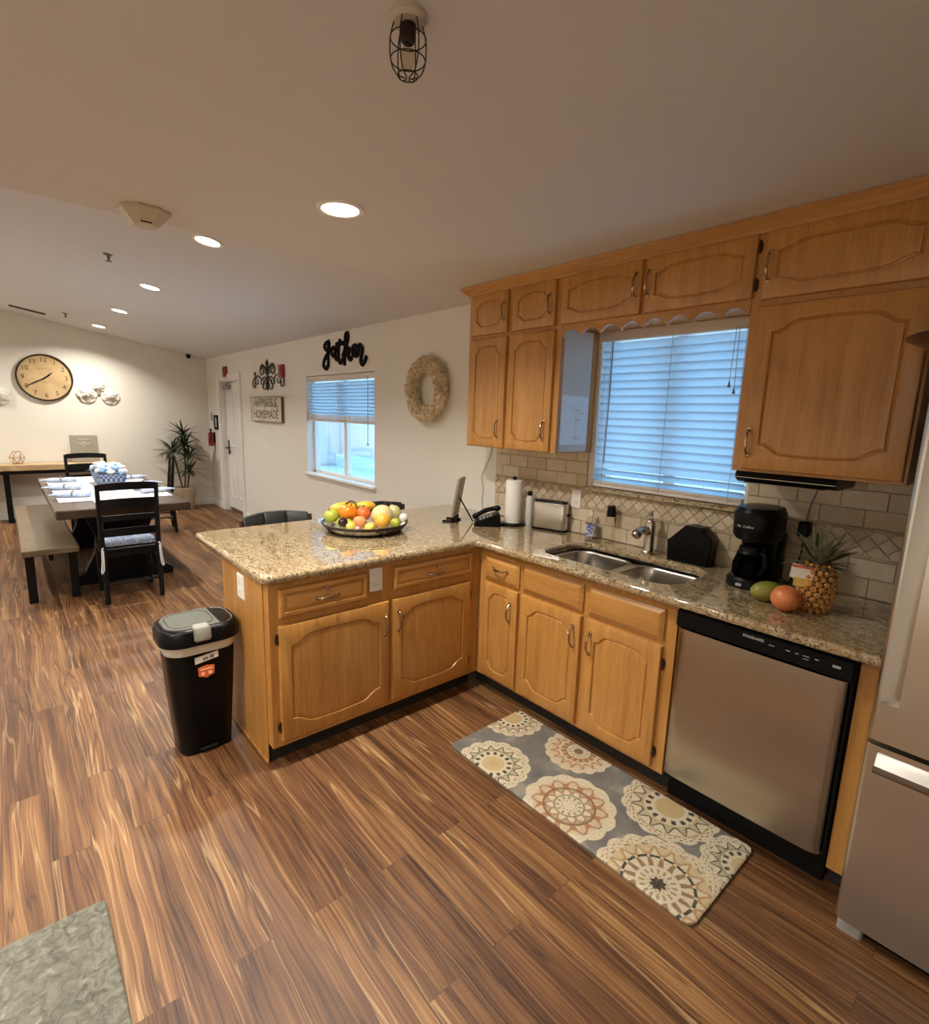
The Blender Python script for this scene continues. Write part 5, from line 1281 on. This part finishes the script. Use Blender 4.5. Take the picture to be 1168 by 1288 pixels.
m.box(-5.272, -.036, 1.452, -4.238, .0, 1.460, .001); m.box(-5.272, -.036, 1.760, -4.238, .0, 1.768, .001); m.box(-4.246, -.036, 1.452, -4.236, .0, 1.768, .001); m.box(-5.274, -.036, 1.452, -5.266, .0, 1.768, .001); m.build('edging', plain('sign_edge', (.13, .085, .05), .7), t)
# wreath
m = MB(); wc = Vector((-1.290, -.055, 1.803)); rng = random.Random(21)
m.tube([wc + Vector((.195 * cos(2 * pi * j / 40), .012, .195 * sin(2 * pi * j / 40))) for j in range(40)], .045, 10, closed=True)
for k in range(1500):
    a = rng.uniform(0, 2 * pi); b = rng.uniform(-.3, pi + .3); rr = .058
    d = Vector((cos(a) * cos(b), -sin(b), sin(a) * cos(b))); p = wc + Vector((.195 * cos(a), .012, .195 * sin(a))) + d * rr * .82
    if p.y > -.003: continue
    dr = (d + Vector((rng.uniform(-.9, .9), rng.uniform(-.6, .3), rng.uniform(-.9, .9)))).normalized()
    leaf(m, p, dr, d + Vector((.3, .2, .1)), rng.uniform(.018, .030), rng.uniform(.007, .011), rng.uniform(-.7, .7), 3, rng.uniform(-.6, .6))
for q in range(len(m.v)):
    if m.v[q][1] > -.002: m.v[q] = (m.v[q][0], -.002, m.v[q][2])
tag(m.build('hanging_wreath', spotted('wood_curl', [(.66, .51, .32), (.80, .67, .48), (.88, .79, .62)], 40, .8), org=tuple(wc), fix=False, ang=60), 'round cream wood curl wreath on the wall left of the cabinets', 'wreath')
# fire alarms, switches, extinguisher
RED = plain('alarm_red', (.30, .018, .020), .4); REDD = plain('alarm_dark', (.12, .008, .010), .35)
def alarm(label, x, z):
    t = T('fire_alarm', label, 'fire alarm', (x, 0, z), 'red fire alarms')
    MB().box(x - .062, -.040, z - .078, x + .062, 0, z + .078, .006).build('housing', RED, t)
    m = MB(); m.box(x - .030, -.050, z - .02, x + .030, -.040, z + .055, .004); m.box(x - .045, -.044, z - .065, x + .045, -.040, z - .035, .002); m.build('strobe', REDD, t)
alarm('red fire alarm strobe on the wall above the white door', -6.36, 2.148); alarm('red fire alarm strobe behind the right arm of the scroll art', -4.24, 2.068)
def small(name, label, cat, x, z, w, h, mat, dep=.012): return tag(MB().box(x - w / 2, -dep, z - h / 2, x + w / 2, 0, z + h / 2, .002).build(name, mat, org=(x, 0, z)), label, cat)
small('light_switch', 'small white sensor plate high beside the far corner', 'sensor', -7.12, 2.153, .07, .11, WPLAST)
small('wall_switch', 'narrow grey wall control left of the dark picture', 'wall control', -7.20, 1.47, .07, .14, plain('thermostat_grey', (.35, .34, .32), .5))
small('wall_plate', 'small white plate on the wall under the homemade sign', 'wall plate', -4.87, 1.118, .07, .05, WPLAST, .008)
t = T('framed_picture', 'small dark framed picture left of the white door', 'picture', (-6.96, 0, 1.385))
m = MB(); m.box(-7.05, -.02, 1.27, -6.87, 0, 1.31, .003); m.box(-7.05, -.02, 1.46, -6.87, 0, 1.50, .003); m.box(-6.90, -.02, 1.30, -6.87, 0, 1.47, .003); m.box(-7.05, -.02, 1.30, -7.02, 0, 1.47, .003); m.build('frame', BLACKM, t)
MB().box(-7.03, -.010, 1.30, -6.89, 0, 1.47).build('print', spotted('picture_print', [(.55, .53, .48), (.20, .18, .16)], 14, .5), t)
t = T('fire_extinguisher', 'small red fire extinguisher hanging on the wall beside the door', 'fire extinguisher', (-7.10, -.06, 1.0))
MB().lathe([(0, 0), (.036, 0), (.042, .008), (.042, .19), (.030, .215), (.014, .225), (0, .225)], (-7.10, -.06, 1.0), 18).build('cylinder', RED, t)
m = MB().lathe([(0, .22), (.014, .22), (.014, .255), (0, .255)], (-7.10, -.06, 1.0), 12); m.box(-7.15, -.072, 1.25, -7.06, -.048, 1.268, .003); m.box(-7.15, -.068, 1.275, -7.07, -.052, 1.285, .003); m.build('valve', BLACK, t)
MB().tube(smooth_path([(-7.09, -.07, 1.24), (-7.05, -.075, 1.20), (-7.05, -.08, 1.08)], 5), .008, 6).build('hose', BLACK, t)
MB().box(-7.13, -.018, 1.05, -7.07, 0, 1.22, .002).build('bracket', BLACKM, t)

# ------------------------------------------------------------------ ceiling fittings
TRIMB = plain('canopy_beige', (.50, .43, .34), .5)
lx, ly = 1.150, -1.937; k_ = .60
t = T('caged_lamp', 'unlit ceiling lamp in a dark wire cage', 'ceiling light', (lx, ly, HK))
MB().lathe([(0, 0), (.062 * k_, 0), (.062 * k_, -.008), (.050 * k_, -.016), (0, -.018)], (lx, ly, HK), 28).build('canopy', TRIMB, t)
IRON = plain('cage_iron', (.030, .020, .013), .5, .6)
MB().lathe([(0, -.016), (.026 * k_, -.018), (.026 * k_, -.045), (.018 * k_, -.050), (0, -.050)], (lx, ly, HK), 20).build('socket', IRON, t)
m = MB()
for k in range(6):
    a = 2 * pi * k / 6; ca, sa = cos(a) * k_, sin(a) * k_
    m.tube(smooth_path([(lx + .046 * ca, ly + .046 * sa, HK - .012), (lx + .060 * ca, ly + .060 * sa, HK - .045), (lx + .058 * ca, ly + .058 * sa, HK - .082), (lx + .040 * ca, ly + .040 * sa, HK - .106), (lx + .006 * ca, ly + .006 * sa, HK - .113)], 4), .0013, 6)
for r, z in ((.060, -.042), (.058, -.080), (.034, -.108)): m.tube([(lx + r * k_ * cos(2 * pi * j / 28), ly + r * k_ * sin(2 * pi * j / 28), HK + z) for j in range(28)], .0013, 6, closed=True)
m.build('cage', IRON, t)
MB().lathe([(0, -.050), (.012 * k_, -.050), (.024 * k_, -.070), (.025 * k_, -.080), (.016 * k_, -.092), (0, -.096)], (lx, ly, HK), 18).build('bulb', mk_glass('clear_bulb', (.9, .86, .78)), t)
t = T('smoke_alarm', 'beige faceted ceiling alarm near the ceiling edge', 'smoke alarm', (-.475, -2.105, HK))
sq = lambda h, z, k=0: [(-.475 + h * cos(2 * pi * (j + .5) / 8) * 1.06, -2.105 + h * sin(2 * pi * (j + .5) / 8) * 1.06, HK + z) for j in range(8)]
MB().loft([sq(.092, 0), sq(.092, -.010), sq(.045, -.060), sq(.038, -.062)]).build('housing', plain('alarm_beige', (.52, .45, .33), .35), t, ang=10)
MB().box(-.440, -2.130, HK - .058, -.425, -2.09, HK - .046, .002).build('sensor_slot', BLACKM, t)
def sprinkler(label, x, y):
    t = T('sprinkler_head', label, 'sprinkler', (x, y, vault(y)), 'ceiling sprinkler heads'); z = vault(y)
    MB().lathe([(0, .004), (.035, .004), (.030, -.006), (.012, -.008), (.010, -.03), (.006, -.045), (0, -.045)], (x, y, z), 16).build('body', plain('sprinkler_metal', (.20, .19, .17), .4, .7), t)
    MB().lathe([(0, -.046), (.022, -.046), (.022, -.049), (0, -.049)], (x, y, z), 16).build('deflector', plain('deflector_metal', (.10, .09, .08), .4, .7), t)
sprinkler('small ceiling sprinkler head below the beige alarm', -2.762, -1.908); sprinkler('small ceiling sprinkler head near the slot vent', -6.254, -1.898)
VM = Matrix.Translation((-6.735, -2.24, vault(-2.24) - .002)) @ Matrix.Rotation(-SLOPE, 4, 'X') @ Matrix.Rotation(rad(-10), 4, 'Z') if False else Matrix.Translation((-6.735, -2.24, vault(-2.24) - .002)) @ Matrix.Rotation(-math.atan(.162), 4, 'X')
t = T('ceiling_vent', 'long dark slot vent in the ceiling near the clock wall', 'vent', (-6.735, -2.24, vault(-2.24)))
MB().box(-.035, -.18, -.010, .035, .18, .002, .002, M=VM).build('frame', plain('vent_brown', (.10, .075, .06), .5), t)
m = MB()
for k in (-1, 0, 1): m.box(k * .016 - .003, -.17, -.014, k * .016 + .003, .17, -.009, M=VM)
m.build('slat', plain('vent_dark', (.03, .024, .02), .5), t)
t = T('security_camera', 'small black security camera in the far ceiling corner', 'camera', (-7.31, -.27, 2.44))
MB().lathe([(0, 0), (.04, 0), (.04, -.015), (0, -.015)], (-7.31, -.27, vault(-.27)), 16).build('mount', BLACKM, t); MB().ball((-7.30, -.275, vault(-.27) - .038), .034, .034, .03, 16, 10).build('dome', BLACK, t)
# ------------------------------------------------------------------ ceiling lamps and daylight
LENS = emit('lamp_lens', (1.0, .90, .74), 14.0)
TRIM = plain('lamp_trim', (.80, .76, .70), .5, var=.02)
SLOPE = math.atan(.162)
def can(x, y, power, label=None, grp='recessed ceiling lights', col=(1.0, .955, .875)):
    vt = x < XE
    z = vault(y) if vt else HK
    t = T('recessed_light', label or 'recessed ceiling light', 'ceiling light', (x, y, z), grp)
    R = Matrix.Rotation(-SLOPE if vt else 0, 4, 'X')
    P = lambda q: R @ Vector(q) + Vector((x, y, z))
    m = MB(); n = 28
    m.loft([[P((r * cos(2 * pi * j / n), r * sin(2 * pi * j / n), h)) for j in range(n)] for r, h in ((.092, 0), (.090, -.006), (.074, -.007), (.070, -.003))], caps=(False, False))
    m.build('trim_ring', TRIM, t)
    MB().lathe([(0, 0), (.0705, 0), (.0705, -.0035), (0, -.0035)], (x, y, z), n, M=R).build('lens', LENS, t)
    ld = bpy.data.lights.new('lamp', 'AREA'); ld.shape = 'DISK'; ld.size = .14; ld.energy = power; ld.color = col; ld.spread = rad(140)
    lo = bpy.data.objects.new('lamp', ld); COL.objects.link(lo); lo.location = P((0, 0, -.012)) ; lo.rotation_euler = (-SLOPE if vt else 0, 0, 0)
    return t
KP, VP = 22, 24
can(.125, -1.545, KP, 'recessed ceiling light nearest the caged ceiling lamp')
can(.125, -2.652, KP * .8, 'recessed ceiling light cut by the left edge of the photo')
can(-1.632, -1.533, VP, 'recessed ceiling light beside the smoke detector')
can(-3.407, -1.520, VP, 'third recessed ceiling light in the row running to the clock wall')
can(-5.032, -1.515, VP, 'recessed ceiling light second from the clock wall')
can(-6.640, -1.515, VP, 'recessed ceiling light nearest the clock wall')
# unseen fill lamps, added behind and beside the camera to brighten the room
for x, y, p in ((2.0, -3.55, KP), (.125, -3.55, KP * .8), (2.1, -4.5, KP), (-1.63, -3.6, VP), (-3.4, -3.6, VP), (-5.03, -3.6, VP), (-6.64, -3.6, VP)):
    vt = x < XE
    ld = bpy.data.lights.new('lamp', 'AREA'); ld.shape = 'DISK'; ld.size = .14; ld.energy = p; ld.color = (1.0, .955, .875); ld.spread = rad(140)
    lo = bpy.data.objects.new('lamp', ld); COL.objects.link(lo); lo.location = (x, y, (vault(y) if vt else HK) - .012); lo.rotation_euler = (-SLOPE if vt else 0, 0, 0)
# daylight
w = bpy.data.worlds.new('sky'); SC.world = w; w.use_nodes = True
bg = w.node_tree.nodes['Background']; bg.inputs[0].default_value = (.21, .57, 1.0, 1); bg.inputs[1].default_value = 3.9
sd = bpy.data.lights.new('sun', 'SUN'); sd.energy = 3.5; sd.color = (1, .98, .95); sd.angle = rad(1)
so = bpy.data.objects.new('sun', sd); COL.objects.link(so); so.rotation_euler = Euler((rad(-24), rad(4), 0)); so.location = (0, 6, 8)
for W in (W1, W2):
    ld = bpy.data.lights.new('window_portal', 'AREA'); ld.shape = 'RECTANGLE'; ld.size = W[1] - W[0]; ld.size_y = W[3] - W[2]; ld.cycles.is_portal = True
    lo = bpy.data.objects.new('window_portal', ld); COL.objects.link(lo); lo.location = ((W[0] + W[1]) / 2, .18, (W[2] + W[3]) / 2); lo.rotation_euler = (rad(-90), 0, 0)
SC.view_settings.view_transform = 'Standard'; SC.view_settings.look = 'None'; SC.view_settings.gamma = 1; SC.view_settings.exposure = 0.24
SC.view_settings.use_curve_mapping = False
SC.cycles.use_denoising = True; SC.cycles.max_bounces = 8; SC.cycles.diffuse_bounces = 5; SC.cycles.glossy_bounces = 4; SC.cycles.transparent_max_bounces = 16
SC.cycles.sample_clamp_indirect = 6; SC.cycles.caustics_reflective = False; SC.cycles.caustics_refractive = False
